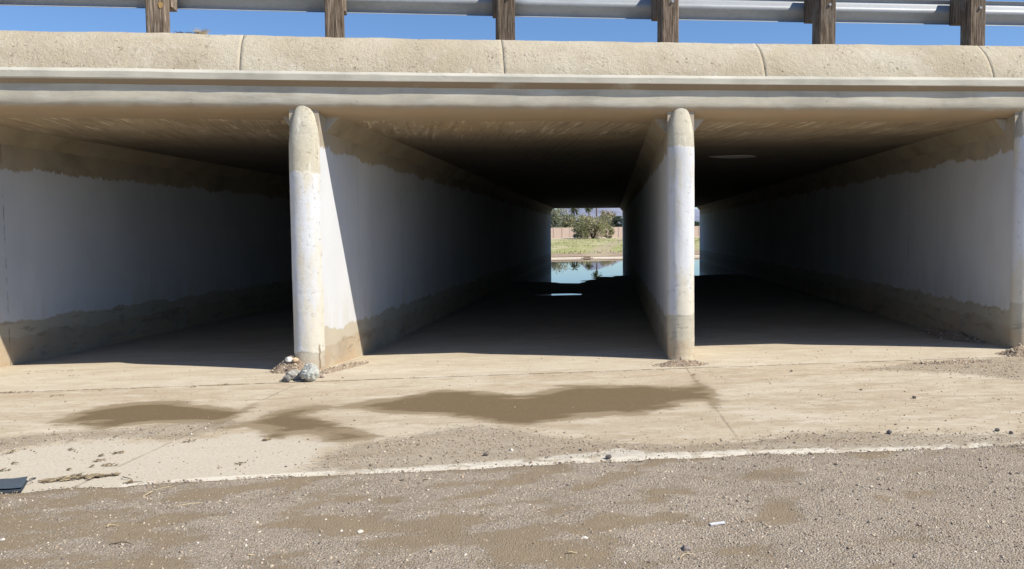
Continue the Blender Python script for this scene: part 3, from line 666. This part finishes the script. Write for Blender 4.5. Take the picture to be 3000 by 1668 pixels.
small = [(1783, 1345, .020, (.16,.145,.13), 'dark grey pebble with a shadow lying on the white strip at the slab edge'),
 (1424, 1335, .017, (.17,.14,.12), 'dark brown clod beyond the white strip below the pale scraped track'),
 (1713, 1586, .016, (.74,.70,.60), 'cream stone on the gravel left of the white scrap'),
 (1056, 1566, .015, (.72,.66,.56), 'pale stone in the brown gravel below the long straws'),
 (8, 1590, .015, (.68,.63,.56), 'pale stone at the left border low in the gravel'),
 (2830, 1580, .016, (.55,.50,.44), 'light stone standing on the gravel near the right corner'),
 (2678, 1168, .016, (.12,.10,.09), 'lone dark stone on the clean concrete right of the damp patch'),
 (2319, 1089, .014, (.20,.17,.14), 'small brown stone just below the seam before the right opening'),
 (2605, 1271, .018, (.14,.13,.13), 'dark stone on the grit band, leftmost of three in a row'),
 (2922, 1264, .017, (.13,.12,.11), 'dark stone on the grit band, middle of three in a row'),
 (2962, 1271, .014, (.11,.10,.10), 'dark stone on the grit band, rightmost of three in a row'),
 (1640, 1363, .013, (.15,.12,.11), 'small dark stone at the lower border of the white strip'),
 (2250, 1398, .016, (.60,.50,.38), 'orange tan stone on gravel just below the white strip'),
 (2585, 1620, .016, (.45,.41,.36), 'grey stone half sunk in the gravel low on the right'),
 (2010, 1618, .022, (.26,.22,.19), 'brown clod low in the gravel beside a straw')]
for i, (a, b, s_, c, l) in enumerate(small): rock('stone', a, b, s_, l, c, 20.0+i*1.7, 'single stones lying about')
# crumbs scattered on the apron in small darker bits
v, f = [], []; p = on_z(2102, 1547); box(v, f, p.x-.036, p.x+.036, p.y-.010, p.y+.010, .016, .022)
for i in range(8): v[i] = (v[i][0], v[i][1], v[i][2]+(.006 if i in (1, 2, 5, 6) else 0))
tag(mesh('litter_scrap', v, f, mat_plain('white_plastic', (.85, .86, .86), .5)), 'small bright white scrap of litter on the gravel', 'litter')

# ------------------------------------------------------------------ twigs, straws, leaf litter
M_twig = mat_plain('twig_bark', (.17, .125, .085), .9, (.10, .07, .05), 60); M_straw = mat_plain('dry_straw_stem', (.66, .54, .33), .8, (.5, .40, .24), 60)
M_olive = mat_plain('dry_leaf_litter', (.34, .27, .17), .9, (.19, .145, .09), 60)
def straw(px_, py_, qx, qy, label, bend=.03, r=.0028, mat=None, name='dry_straw', fork=False):
    a, b = on_z(px_, py_), on_z(qx, qy); n_ = 10; d_ = b-a; s_ = Vector((-d_.y, d_.x, 0)).normalized(); pts = []
    for i in range(n_+1):
        t = i/n_; pts.append(a+d_*t+s_*bend*math.sin(math.pi*t*1.3)+Vector((0, 0, .020+.010*math.sin(3*t+px_)+(0 if a.y < 5 else -.014)))+Vector((nz(t*4, px_), nz(t*4, py_), 0))*.006)
    v, f = [], []; tube(v, f, pts, [r*(1-.5*i/n_) for i in range(n_+1)], 5)
    if fork:
        q = pts[6]; tube(v, f, [q, q+d_*.25+s_*.03+Vector((0, 0, .006)), q+d_*.4+s_*.035], [r*.7, r*.6, r*.3], 4)
    o = mesh(name, v, f, mat or M_straw, None, True); return tag(o, label, 'straw' if name == 'dry_straw' else 'twig', 'dry straws on the gravel' if name == 'dry_straw' else 'dark twigs on the ground')
straw(420, 1462, 497, 1440, 'longest pale straw, just below the slab edge on the left', .02)
straw(490, 1497, 590, 1488, 'pale bent straw under the longest straw', -.02)
straw(315, 1560, 350, 1548, 'short pale straw curled on the left gravel', .015)
straw(725, 1643, 795, 1633, 'pale straw at the bottom near the brown silt patch', .006)
straw(1660, 1636, 1700, 1630, 'short pale straw at the bottom centre', -.01)
straw(1992, 1650, 2035, 1637, 'pale straw beside the low brown clod', .006)
straw(320, 1606, 395, 1611, 'dark twig low on the left gravel', .01, .003, M_twig, 'twig')
straw(1135, 1415, 1185, 1419, 'dark bluish twig below the white strip, left one of a pair', .004, .005, M_twig, 'twig')
straw(1240, 1420, 1275, 1407, 'dark slanting twig below the white strip, right one of a pair', .004, .003, M_twig, 'twig')
straw(1780, 1345, 1795, 1366, 'short dark twig crossing the white strip edge', .004, .003, M_twig, 'twig')
straw(720, 1355, 690, 1363, 'forked dark stem with a thick end on the clean concrete', .01, .006, M_twig, 'twig', True)
straw(700, 1361, 742, 1349, 'thin tan stem reaching right from the forked dark stem', .01, .003, M_twig, 'twig', True)
straw(360, 1405, 398, 1421, 'curled dark stem near the slab edge right of the leaf litter', .02, .003, M_twig, 'twig', True)
straw(2015, 1101, 2040, 1100, 'tiny twig on the seam below the middle pier', .004, .004, M_twig, 'twig', True)

def litter(name, a, b, wid, n, label, seed, mat=None, mats=None, hgt=.025, ln=(.02, .09)):
    rr = random.Random(seed); A, B = on_z(*a), on_z(*b); d_ = B-A; L = d_.length; u = d_.normalized() if L > 0 else Vector((1, 0, 0)); s_ = Vector((-u.y, u.x, 0))
    root = empty(name, tuple((A+B)/2)); tag(root, label, 'plant litter')
    for mt, share, nm in ((M_olive, .6, 'leaf_bits'), (M_twig, .25, 'twig_bits'), (M_straw, .15, 'straw_bits')):
        v, f = [], []
        for i in range(int(n*share)+1):
            t = rr.random(); c = A+d_*t+s_*rr.gauss(0, wid*.42)*(.35+.65*math.sin(math.pi*min(1, t*1.1))+.35*nz(t*6, seed)); an = rr.gauss(0, .7); dr = (u*math.cos(an)+s_*math.sin(an))
            l = rr.uniform(*ln)*.5; z = rr.random()*hgt*(1-abs(2*t-1)**2*.7)+.004
            if nm == 'leaf_bits':
                w_ = rr.uniform(.25, .45)*l; q = Vector((-dr.y, dr.x, rr.uniform(-.6, .6))); c = c+Vector((0, 0, z)); b0 = len(v)
                v += [tuple(c-dr*l), tuple(c+q*w_+Vector((0, 0, .004))), tuple(c+dr*l+Vector((0, 0, rr.uniform(0, .012)))), tuple(c-q*w_)]; f.append((b0, b0+1, b0+2, b0+3))
            else:
                c = c+Vector((0, 0, z)); tube(v, f, [c-dr*l, c+Vector((0, 0, .004)), c+dr*l+Vector((0, 0, rr.uniform(0, .01)))], [.0016, .002, .001], 4)
        o = mesh(nm, v, f, mt, root); o['kind'] = 'stuff'
    return root
litter('leaf_litter', (118, 1414), (345, 1393), .05, 190, 'long olive brown streak of dry leaves and stems beside the black pouch', 1, hgt=.008, ln=(.015, .07))
for i, (a, b, n_, l) in enumerate([
 ((5, 1336), (55, 1322), 50, 'thin reddish scrap line of dry leaves at the left border, upper one'),
 ((0, 1382), (28, 1380), 45, 'dark leaf clump at the left border above the pouch'),
 ((36, 1360), (60, 1362), 30, 'small leaf scrap between the left border and the clean concrete'),
 ((205, 1319), (222, 1324), 40, 'dark leaf clump, topmost on the clean concrete'),
 ((290, 1338), (304, 1337), 30, 'small dark leaf bit left of the reddish leaf clump'),
 ((332, 1332), (362, 1328), 60, 'reddish leaf clump above the olive leaf scrap'),
 ((273, 1355), (312, 1350), 50, 'olive leaf scrap below the reddish leaf clump'),
 ((300, 1366), (342, 1366), 70, 'brown leaf clump with a raised stem over the long leaf streak'),
 ((198, 1379), (208, 1379), 22, 'tiny leaf bit right above the start of the long leaf streak'),
 ((265, 1370), (278, 1369), 30, 'round mauve brown leaf bit left of the brown leaf clump'),
 ((770, 1293), (795, 1290), 40, 'dark leaf clump on the lower tip of the damp patch right of the slanting seam'),
 ((535, 1298), (575, 1293), 45, 'thin leaf scrap where the slanting seam meets the clean concrete'),
 ((365, 1418), (390, 1416), 40, 'leaf scrap close to the slab edge right of the long streak'),
 ((0, 1153), (100, 1151), 90, 'dark crumb line in the seam at the left border'),
 ((140, 1165), (195, 1160), 35, 'thin curved leaf scrap below the seam on the left'),
 ((555, 1136), (580, 1134), 30, 'flat leaf bit in the seam left of the rocks'),
 ((640, 1130), (675, 1129), 35, 'flat leaf bit in the seam nearest the rocks'),
 ((290, 1146), (300, 1144), 20, 'single dark crumb in the seam far left of the rocks'),
 ((75, 1091), (110, 1090), 14, 'thin dark leaf flecks on the lit floor near the left opening corner'),
 ((160, 1096), (215, 1087), 26, 'row of dark leaf flecks along the lit floor of the left opening'),
 ((195, 1105), (230, 1102), 14, 'lower row of leaf flecks before the left opening')]):
    litter('leaf_scrap', a, b, .020, int(n_*.45), l, 10+i, hgt=.010, ln=(.010, .034))
# dry grass tuft on the curb
p = on_y(590, 96, 9.56); root = empty('dry_grass_tuft', (p.x, p.y, p.z-.03)); tag(root, 'dry pale weed tuft on top of the concrete curb right of the first post', 'grass tuft')
v, f = [], []; rr = random.Random(3)
for i in range(110):
    an = rr.random()*6.28; l = rr.uniform(.04, .085); o_ = Vector((math.cos(an)*rr.random()*.07, math.sin(an)*rr.random()*.04, -.02)); q = Vector((math.cos(an)*.6, math.sin(an)*.6, 1)).normalized()
    tube(v, f, [p+o_, p+o_+q*l*.6, p+o_+q*l+Vector((math.cos(an)*.02, 0, -.01))], [.0018, .0015, .0006], 3)
mesh('blades', v, f, M_straw, root)['kind'] = 'stuff'
v, f = [], []
for i in range(60):
    a = p+Vector((-.26+rr.random()*.22, rr.uniform(-.03, .03), -.022+rr.random()*.012)); tube(v, f, [a, a+Vector((rr.uniform(-.02, .02), 0, .012)), a+Vector((rr.uniform(-.03, .03), 0, .02))], [.002, .002, .001], 3)
mesh('low_stems', v, f, M_twig, root)['kind'] = 'stuff'

# ------------------------------------------------------------------ black pouch at the left border
o3 = on_z(48, 1446); pouch = empty('pouch', tuple(o3)); tag(pouch, 'black flat fabric pouch with a thin wrist loop lying at the slab edge', 'bag')
M_blk = mat_plain('black_nylon', (.045, .055, .066), .55, (.032, .04, .05), 120, .001, .4)
def pad(name, L, Wd, t, z, ox, oy, mat, rot, seed, par_):
    nx, ny = 16, 12; v, f = [], []
    for s in (1, -1):
        for j in range(ny+1):
            for i in range(nx+1):
                u, w_ = i/nx*2-1, j/ny*2-1; e = (1-u**6)*(1-w_**6); x = u*L/2*(1-.02*w_*w_); y = w_*Wd/2*(1-.03*u*u)
                h = s*t/2*(e**.35)+.004*fbm(x*9, y*9, 1, 3, seed)+.03*(u*.5+.5)*.25*s*0 + (.010*w_)
                v.append((o3.x+ox+x*math.cos(rot)-y*math.sin(rot), o3.y+oy+x*math.sin(rot)+y*math.cos(rot), z+h))
    M1 = (nx+1)*(ny+1)
    for s in (0, 1):
        for j in range(ny):
            for i in range(nx):
                a = s*M1+j*(nx+1)+i; q = (a, a+1, a+nx+2, a+nx+1); f.append(q if s == 0 else q[::-1])
    rim = [i for i in range(nx+1)]+[j*(nx+1)+nx for j in range(1, ny+1)]+[ny*(nx+1)+i for i in range(nx-1, -1, -1)]+[j*(nx+1) for j in range(ny-1, 0, -1)]
    for a, b in zip(rim, rim[1:]+rim[:1]): f.append((a, M1+a, M1+b, b))
    return mesh(name, v, f, mat, par_, True)
pad('body', .20, .15, .026, .022, -.080, .055, M_blk, .18, 1, pouch)
pad('flap', .198, .148, .006, .043, -.080, .058, mat_plain('slate_fabric', (.075, .095, .115), .5, (.06, .078, .095), 150, .0008, .5), .18, 2, pouch)
c0 = on_z(96, 1416); v, f = [], []; pts = []
for i in range(15):
    a = -2.1+4.2*i/14; pts.append((c0.x-.012+.030*math.cos(a), c0.y-.006+.028*math.sin(a), .022+.008*math.cos(a)))
tube(v, f, pts, [.0028]*15, 6); mesh('wrist_loop', v, f, M_blk, pouch, True)
v, f = [], []; q = on_z(46, 1444); tube(v, f, [(q.x-.02, q.y, .016), (q.x+.012, q.y+.004, .012), (q.x+.034, q.y-.002, .010)], [.005, .006, .004], 6); mesh('zip_pull', v, f, M_blk, pouch)

# ------------------------------------------------------------------ water, pond, field
g = G('pond_water'); g.b.inputs['IOR'].default_value = 1.33
M_wat = g.fin((.018, .024, .022), .015, g.bump(g.noise(.9, 2, .5, (1, .35, 1)), .0025, .12), .5)
M_wat.node_tree.nodes['Principled BSDF'].inputs['Transmission Weight'].default_value = 0.0
bankL = on_z(1600, 757.3, WZ); bankR = on_z(1830, 757.3, WZ); BY = (bankL.y+bankR.y)/2
v = [(-40, 16, WZ), (60, 16, WZ), (60, BY+.6, WZ), (-40, BY+.6, WZ)]
tag(mesh('water', v, [(0, 1, 2, 3)], M_wat), kind='structure')
def mat_field():
    g = G('weedy_field'); a = g.noise(.11, 5, .6, (1, 1.0, 1)); b = g.noise(.55, 5, .7); f_ = g.noise(3, 4, .7); Xp = g.xyz()
    gr = g.mix(g.ss(.35, .7, b), (.30, .305, .125), (.41, .395, .19)); dry = g.mix(f_, (.60, .54, .34), (.50, .43, .28))
    col = g.mix(g.ss(.48, .62, g.add(g.mul(a, .6), g.mul(b, .42))), gr, dry)
    dirt = g.ss(BY+9, BY+4, g.add(Xp[1], g.mul(g.sub(a, .5), 14))); col = g.mix(dirt, col, (.36, .28, .20))
    pth = on_z(1745, 742, .1); pt2 = on_z(1800, 712, .1); l = line_through(pth, pt2)
    col = g.mix(g.mul(g.line(*l, .3, 1.1, 1.6, .15), .8), col, (.44, .36, .25))
    far = g.ss(178, 186, Xp[1]); col = g.mix(far, col, (.52, .45, .33))
    return g.fin(col, .95, g.bump(f_, .12, .6), .1)
xs_ = spacing((-150, 0, 10), (0, 90, 1.5), (90, 250, 10)); ys_ = spacing((BY+.2, BY+30, .8), (BY+30, 260, 4), (260, 1500, 100))
X, Y, Q = grid(xs_, ys_); Zf = .12+.16*vfbm(X, Y, .12, .12, 3, 2)*sst(BY, BY+10, Y) + np.where(Y < BY+.8, -.12, 0)
tag(fastmesh('field', np.stack([X, Y, Zf], 1), Q, mat_field(), None, True), kind='structure')
v = [(-150, 15.9, -.7), (250, 15.9, -.7), (250, BY+3, -.7), (-150, BY+3, -.7)]
tag(mesh('pond_bed', v, [(0, 1, 2, 3)], mat_plain('pond_mud', (.12, .10, .075))), kind='structure')
# weeds in the field
n_ = 6000; fx = rng.uniform(8, 62, n_); fy = BY+3+(rng.uniform(0, 1, n_)**1.4)*125
hb = rng.uniform(.02, .06, n_)*(1+fy/90); wv = hb*.9; an = rng.uniform(0, 3.14, n_)
V = np.zeros((n_, 3, 3)); V[:, 0, 0] = fx-np.cos(an)*wv; V[:, 0, 1] = fy-np.sin(an)*wv; V[:, 1, 0] = fx+np.cos(an)*wv; V[:, 1, 1] = fy+np.sin(an)*wv
V[:, 2, 0] = fx+rng.uniform(-.1, .1, n_); V[:, 2, 1] = fy; V[:, :2, 2] = .08; V[:, 2, 2] = .12+hb
wc_ = np.array([(.30,.33,.12),(.36,.38,.15),(.46,.45,.22),(.52,.48,.28)])[rng.choice(4, n_, p=(.35, .35, .2, .1))]
tag(fastmesh('weeds', V.reshape(-1, 3), np.arange(3*n_).reshape(-1, 3), mat_tint('weed_leaf', .9, 5, .01), None, False, np.repeat(wc_, 3, 0)), 'low green and straw coloured weeds over the field beyond the pond', 'weeds', kind='stuff')
# bank slabs: two pale concrete edges with a muddy gap
M_bank = mat_plain('bank_concrete', (.80, .71, .59), .9, (.72, .62, .50), 3, .03)
def bank(x0, x1, label):
    v, f = [], []; xx = np.linspace(x0, x1, 24); pr2 = [(0, WZ-.3), (0, WZ+.015), (.06, WZ+.05), (.9, WZ+.16), (1.5, WZ+.20), (1.5, -.4)]
    for x in xx:
        for y, z in pr2: v.append((x, BY+y+.05*nz(x, 1, 2, .7), z+.012*nz(x, y, 0, 2)))
    n = len(pr2)
    for i in range(len(xx)-1):
        for q in range(n-1): a = i*n+q; f.append((a, a+1, a+n+1, a+n))
    f.append(tuple(range(n))[::-1]); f.append(tuple((len(xx)-1)*n+i for i in range(n)))
    tag(mesh('bank_slab', v, f, M_bank), label, 'bank slab')
bank(-30, on_z(1708, 757, WZ).x, 'pale concrete bank slab left of the muddy gap across the pond')
bank(on_z(1731, 757, WZ).x, 60, 'pale concrete bank slab right of the muddy gap across the pond')
v, f = [], []; a, b = on_z(1700, 757, WZ).x, on_z(1738, 757, WZ).x
for i in range(13):
    for y, z in ((-.5, WZ-.05), (-.1, WZ+.03), (.8, WZ+.12), (1.8, .12)): v.append((a+(b-a)*i/12, BY+y+.2*nz(i*.5, y), z+.02*nz(i, y, 4)))
for i in range(12):
    for q in range(3): c = i*4+q; f.append((c, c+1, c+5, c+4))
tag(mesh('mud_slope', v, f, mat_plain('bank_mud', (.30, .225, .155), .9, (.22, .165, .11), 4, .05)), kind='structure')

# ------------------------------------------------------------------ far wall, trees, palms, mountains
WY = 212.0
def at(px_, py_, y): return on_y(px_, py_, y)
g = G('block_wall'); X_ = g.xyz(); vj = g.ss(.46, .49, g.ma('ABSOLUTE', g.sub(g.ma('FRACT', g.mul(X_[0], .42)), .5)))
M_bw = g.fin(g.mix(g.mul(vj, .45), g.mix(g.noise(.6, 4, .6), (.56, .43, .34), (.64, .50, .41)), (.30, .22, .17)), .9)
v, f = [], []; z0, z1 = at(1640, 686, WY).z, at(1640, 667.5, WY).z; x0, x1 = at(1380, 676, WY).x, at(2300, 676, WY).x
box(v, f, x0, x1, WY, WY+.2, min(0, z0), z1)
blockwall = empty('garden_wall', ((x0+x1)/2, WY, 0)); tag(blockwall, 'long pinkish tan block wall behind the weedy field', 'wall'); mesh('wall_panel', v, f, M_bw, blockwall)
v, f = [], []
for i in range(0, 40):
    x = x0+(x1-x0)*i/39; v, f = [], []; box(v, f, x-.2, x+.2, WY-.06, WY+.26, 0, z1+.06); mesh('pilaster', v, f, M_bw, blockwall)
M_leaf = mat_tint('leaf_foliage', .8, 1.5, .01, .2, .2)
M_bark = mat_plain('tree_bark', (.10, .075, .055), .95, (.06, .045, .035), 6, .02)
def tree(name, bx, by, h, rx, rz, n, cols, label, seed, low=.15, multi=4, lsz=.16, cat='tree', group=None, airy=.3, ztop=None):
    root = empty(name, (bx, by, .1)); tag(root, label, cat, group); rr = random.Random(seed)
    v, f = [], []; tips = []
    for k in range(multi):
        a = 2*math.pi*k/multi+rr.random(); p0 = Vector((bx+.12*math.cos(a), by+.12*math.sin(a), 0)); p1 = p0+Vector((math.cos(a)*rx*.25, math.sin(a)*rx*.25, h*.35)); p2 = p1+Vector((math.cos(a)*rx*.35, math.sin(a)*rx*.3, h*.3))
        r0 = h*.022; tube(v, f, [p0, (p0+p1)/2+Vector((.1*rr.random(), 0, 0)), p1, p2], [r0, r0*.8, r0*.6, r0*.25], 6)
        for j in range(4):
            b = 6.28*rr.random(); q = p1+Vector((math.cos(b)*rx*.5, math.sin(b)*rx*.5, h*rr.uniform(.1, .4))); tube(v, f, [p1, (p1+q)/2+Vector((0, 0, .15)), q], [r0*.45, r0*.3, r0*.12], 5)
    mesh('trunk', v, f, M_bark, root)
    # clumps, then leaf faces in them
    r_ = np.random.default_rng(seed); nc = max(14, int(n/110)); th = r_.uniform(0, 6.283, nc); uu = r_.uniform(low*2-1, 1, nc); rad = r_.uniform(.35, 1.0, nc)**.5
    cc = np.stack([bx+rx*rad*np.sqrt(1-uu**2*.8)*np.cos(th), by+rx*rad*np.sqrt(1-uu**2*.8)*np.sin(th), h-rz+rz*uu*rad], 1); cs = r_.uniform(.16, .34, nc)*rx
    cs *= (1-airy*.4)
    ci = r_.integers(0, nc, n); P_ = cc[ci]+r_.normal(0, 1, (n, 3))*cs[ci][:, None]*np.array([.7, .7, .55]); P_[:, 2] = np.maximum(P_[:, 2], .15)
    A = r_.normal(0, 1, (n, 3)); A /= np.linalg.norm(A, axis=1)[:, None]; B = np.cross(A, r_.normal(0, 1, (n, 3))); B /= np.linalg.norm(B, axis=1)[:, None]
    s_ = (lsz*r_.uniform(.6, 1.4, n))[:, None]
    V = np.stack([P_-A*s_, P_+B*s_*.5, P_+A*s_, P_-B*s_*.5], 1).reshape(-1, 3)
    cl = np.array(cols)[r_.integers(0, len(cols), nc)][ci]*r_.uniform(.75, 1.25, (n, 1))
    fastmesh('crown', V, np.arange(4*n).reshape(-1, 4), M_leaf, root, False, np.repeat(cl, 4, 0))
    return root
GRN = [(.27, .28, .14), (.33, .32, .17), (.22, .23, .12), (.38, .35, .20)]
GRY = [(.26, .28, .18), (.31, .32, .22), (.20, .22, .14), (.36, .35, .25)]
BRN = [(.40, .34, .25), (.34, .30, .21), (.46, .40, .30)]
DRK = [(.10, .13, .09), (.15, .18, .11), (.09, .115, .09), (.18, .21, .15)]
def tpx(cx, top, half, y, base=690):
    c = at(cx, 676, y); return c.x, y, at(cx, top, y).z, half/F*y*1.0
x, y, h, r = tpx(1737, 624, 50, 183); tree('mesquite_tree', x, y, h, r*.95, h*.5, 6500, GRN, 'wide green desert tree standing alone in front of the tan block wall', 17, .02, 7, .15, airy=.1)
x, y, h, r = tpx(1700, 668, 22, 185); tree('shrub', x, y, h, r, h*.5, 2000, GRY, 'low grey green shrub at the left foot of the wide green tree', 12, .1, 3, .14, 'shrub')
x, y, h, r = tpx(1780, 668, 18, 187); tree('shrub', x, y, h, r, h*.5, 1500, GRN, 'low green shrub at the right foot of the wide green tree', 13, .1, 3, .14, 'shrub')
BT = [(1605, 604, 44, 222, GRY, 21, 'tall grey green tree over the wall at the left edge of the far opening'),
      (1648, 610, 38, 226, GRY, 22, 'grey green tree over the wall second from the left of the far opening'),
      (1665, 640, 20, 219, GRN, 23, 'smaller greener tree just over the block wall left of the lone tree'),
      (1690, 628, 22, 232, GRY, 24, 'dull tree behind the left half of the lone green tree'),
      (1778, 614, 34, 228, BRN, 25, 'bare brownish tree over the wall right of the lone green tree'),
      (1808, 630, 16, 224, DRK, 26, 'dark evergreen tree over the wall near the right of the far opening'),
      (1828, 640, 14, 221, DRK, 27, 'short dark evergreen at the right edge of the far opening'),
      (1872, 632, 34, 226, GRY, 28, 'grey green tree hidden behind the middle pier wall'),
      (1930, 640, 34, 228, GRN, 29, 'green tree seen past the middle pier wall'),
      (1990, 634, 34, 224, BRN, 30, 'brownish tree left of the slit beside the middle pier'),
      (2044, 646, 20, 220, DRK, 31, 'dark tree showing in the narrow slit right of the middle pier'),
      (2090, 634, 34, 226, GRY, 32, 'grey green tree right of the slit beside the middle pier'),
      (1540, 620, 36, 226, GRN, 33, 'green tree beyond the left border of the far opening'),
      (1480, 626, 36, 222, GRY, 34, 'grey tree furthest left over the block wall')]
for a, b, c, y, cols, sd, lab in BT:
    x, y, h, r = tpx(a, b, c, y); tree('tree', x, y, h, r, h*.66, int(5200+r*900), cols, lab, sd, .0, 4, .2, group='trees behind the block wall', airy=.8 if cols is BRN else .2)
def palm(cx, crown_py, y, label, seed, fr=2.4):
    b = at(cx, 676, y); zt = at(cx, crown_py, y).z; root = empty('palm_tree', (b.x, y, 0)); tag(root, label, 'palm tree', 'tall palms behind the wall')
    v, f = [], []; tube(v, f, [(b.x, y, 0), (b.x+.15, y, zt*.5), (b.x, y, zt)], [.30, .22, .20], 8); mesh('trunk', v, f, mat_plain('palm_bark', (.16, .13, .10), .95), root)
    rr = random.Random(seed); V = []; Q = []
    for k in range(46):
        a = rr.random()*6.28; el = rr.uniform(-1.0, 1.2); L = fr*rr.uniform(.8, 1.1); d_ = Vector((math.cos(a)*math.cos(el), math.sin(a)*math.cos(el), math.sin(el)))
        s_ = d_.cross(Vector((0, 0, 1))).normalized(); p = Vector((b.x, y, zt)); pts = [p+d_*L*t-Vector((0, 0, 1))*L*.45*t*t for t in (0, .4, .7, 1)]; w_ = [.04, .1, .34, .02]
        for i in range(3):
            for sg in (-1, 1):
                n = len(V); V += [pts[i], pts[i+1], pts[i+1]+s_*sg*w_[i+1]*L*.5-Vector((0, 0, .12)), pts[i]+s_*sg*w_[i]*L*.5-Vector((0, 0, .08))]; Q.append((n, n+1, n+2, n+3))
        for j in range(7):
            e = pts[2]; u = (pts[3]-pts[1]).normalized()+s_*rr.uniform(-.8, .8); u.normalize(); n = len(V); V += [e, e+u*L*.45+s_*.05, e+u*L*.45-s_*.05]; Q.append((n, n+1, n+2))
    mesh('fronds', V, Q, mat_plain('palm_frond', (.10, .12, .05), .8, (.07, .085, .035), 3), root)
palm(1682, 610, 262, 'palm whose drooping crown shows at the top of the far opening, left one', 1, 1.8)
palm(1725, 608, 275, 'palm showing only frond tips at the top of the far opening, middle one', 2, 1.45)
palm(1747, 581, 250, 'tallest palm with a slim bare trunk, its crown seen only in the water', 3, 1.6)
palm(2300, 590, 270, 'palm hidden beyond the right barrel wall', 4)
# mountains
def mountain(name, y, prof_, base_z, mat, seed):
    xs_ = np.linspace(prof_[0][0], prof_[-1][0], 160); hs = np.interp(xs_, [p[0] for p in prof_], [p[1] for p in prof_]); v, f = [], []; R = 14
    for j in range(R+1):
        t = j/R
        for i, (px_, hp_) in enumerate(zip(xs_, hs)):
            top = at(px_, hp_, y); n = fbm(px_*.02, t*2, 1, 5, seed); x = top.x+ (t-1)*0
            v.append((x+40*n*(1-t), y-(1-t)*900+90*n, max(-5, top.z*(t**1.2)*(1+.16*n*(1-t*.4)))))
    n = len(xs_)
    for j in range(R):
        for i in range(n-1): a = j*n+i; f.append((a, a+1, a+n+1, a+n))
    tag(mesh(name, v, f, mat, None, False), kind='structure')
M_mt = mat_plain('hazed_rock_slope', (.27, .29, .37), .95, (.22, .235, .30), .01, 8, .05)  # bluish air haze mixed into the rock colour
mountain('mountain', 4200, [(900, 664), (1300, 655), (1480, 640), (1600, 628), (1650, 608), (1690, 595), (1720, 582), (1760, 576), (1790, 588), (1830, 603), (1900, 613), (2000, 606), (2100, 622), (2300, 640), (2700, 655), (3200, 668)], 0, M_mt, 4)

# road surface on top, embankments beside, land beyond
v, f = [], []; box(v, f, -150, 170, 10.71, YE+.2, 3.5, 3.59); tag(mesh('road', v, f, mat_plain('asphalt', (.055, .055, .055), .9, (.045, .045, .045), 30)), kind='structure')
for nm, a, b in (('embankment', -150, XL-.003), ('embankment', XR+.003, 170)):
    v = []; f = []
    for x in (a, b):
        for y, z in ((5.5, -.05), (9.3, 2.6), (10.7, 3.49), (YE, 3.49), (YE+6, -.2)): v.append((x, y, z))
    f = [(i, i+5, i+6, i+1) for i in range(4)]+[(0, 1, 2, 3, 4), (9, 8, 7, 6, 5)]
    tag(mesh(nm, v, f, mat_plain('embankment_soil', (.38, .31, .23), .95, (.28, .22, .16), 3, .05)), kind='structure')
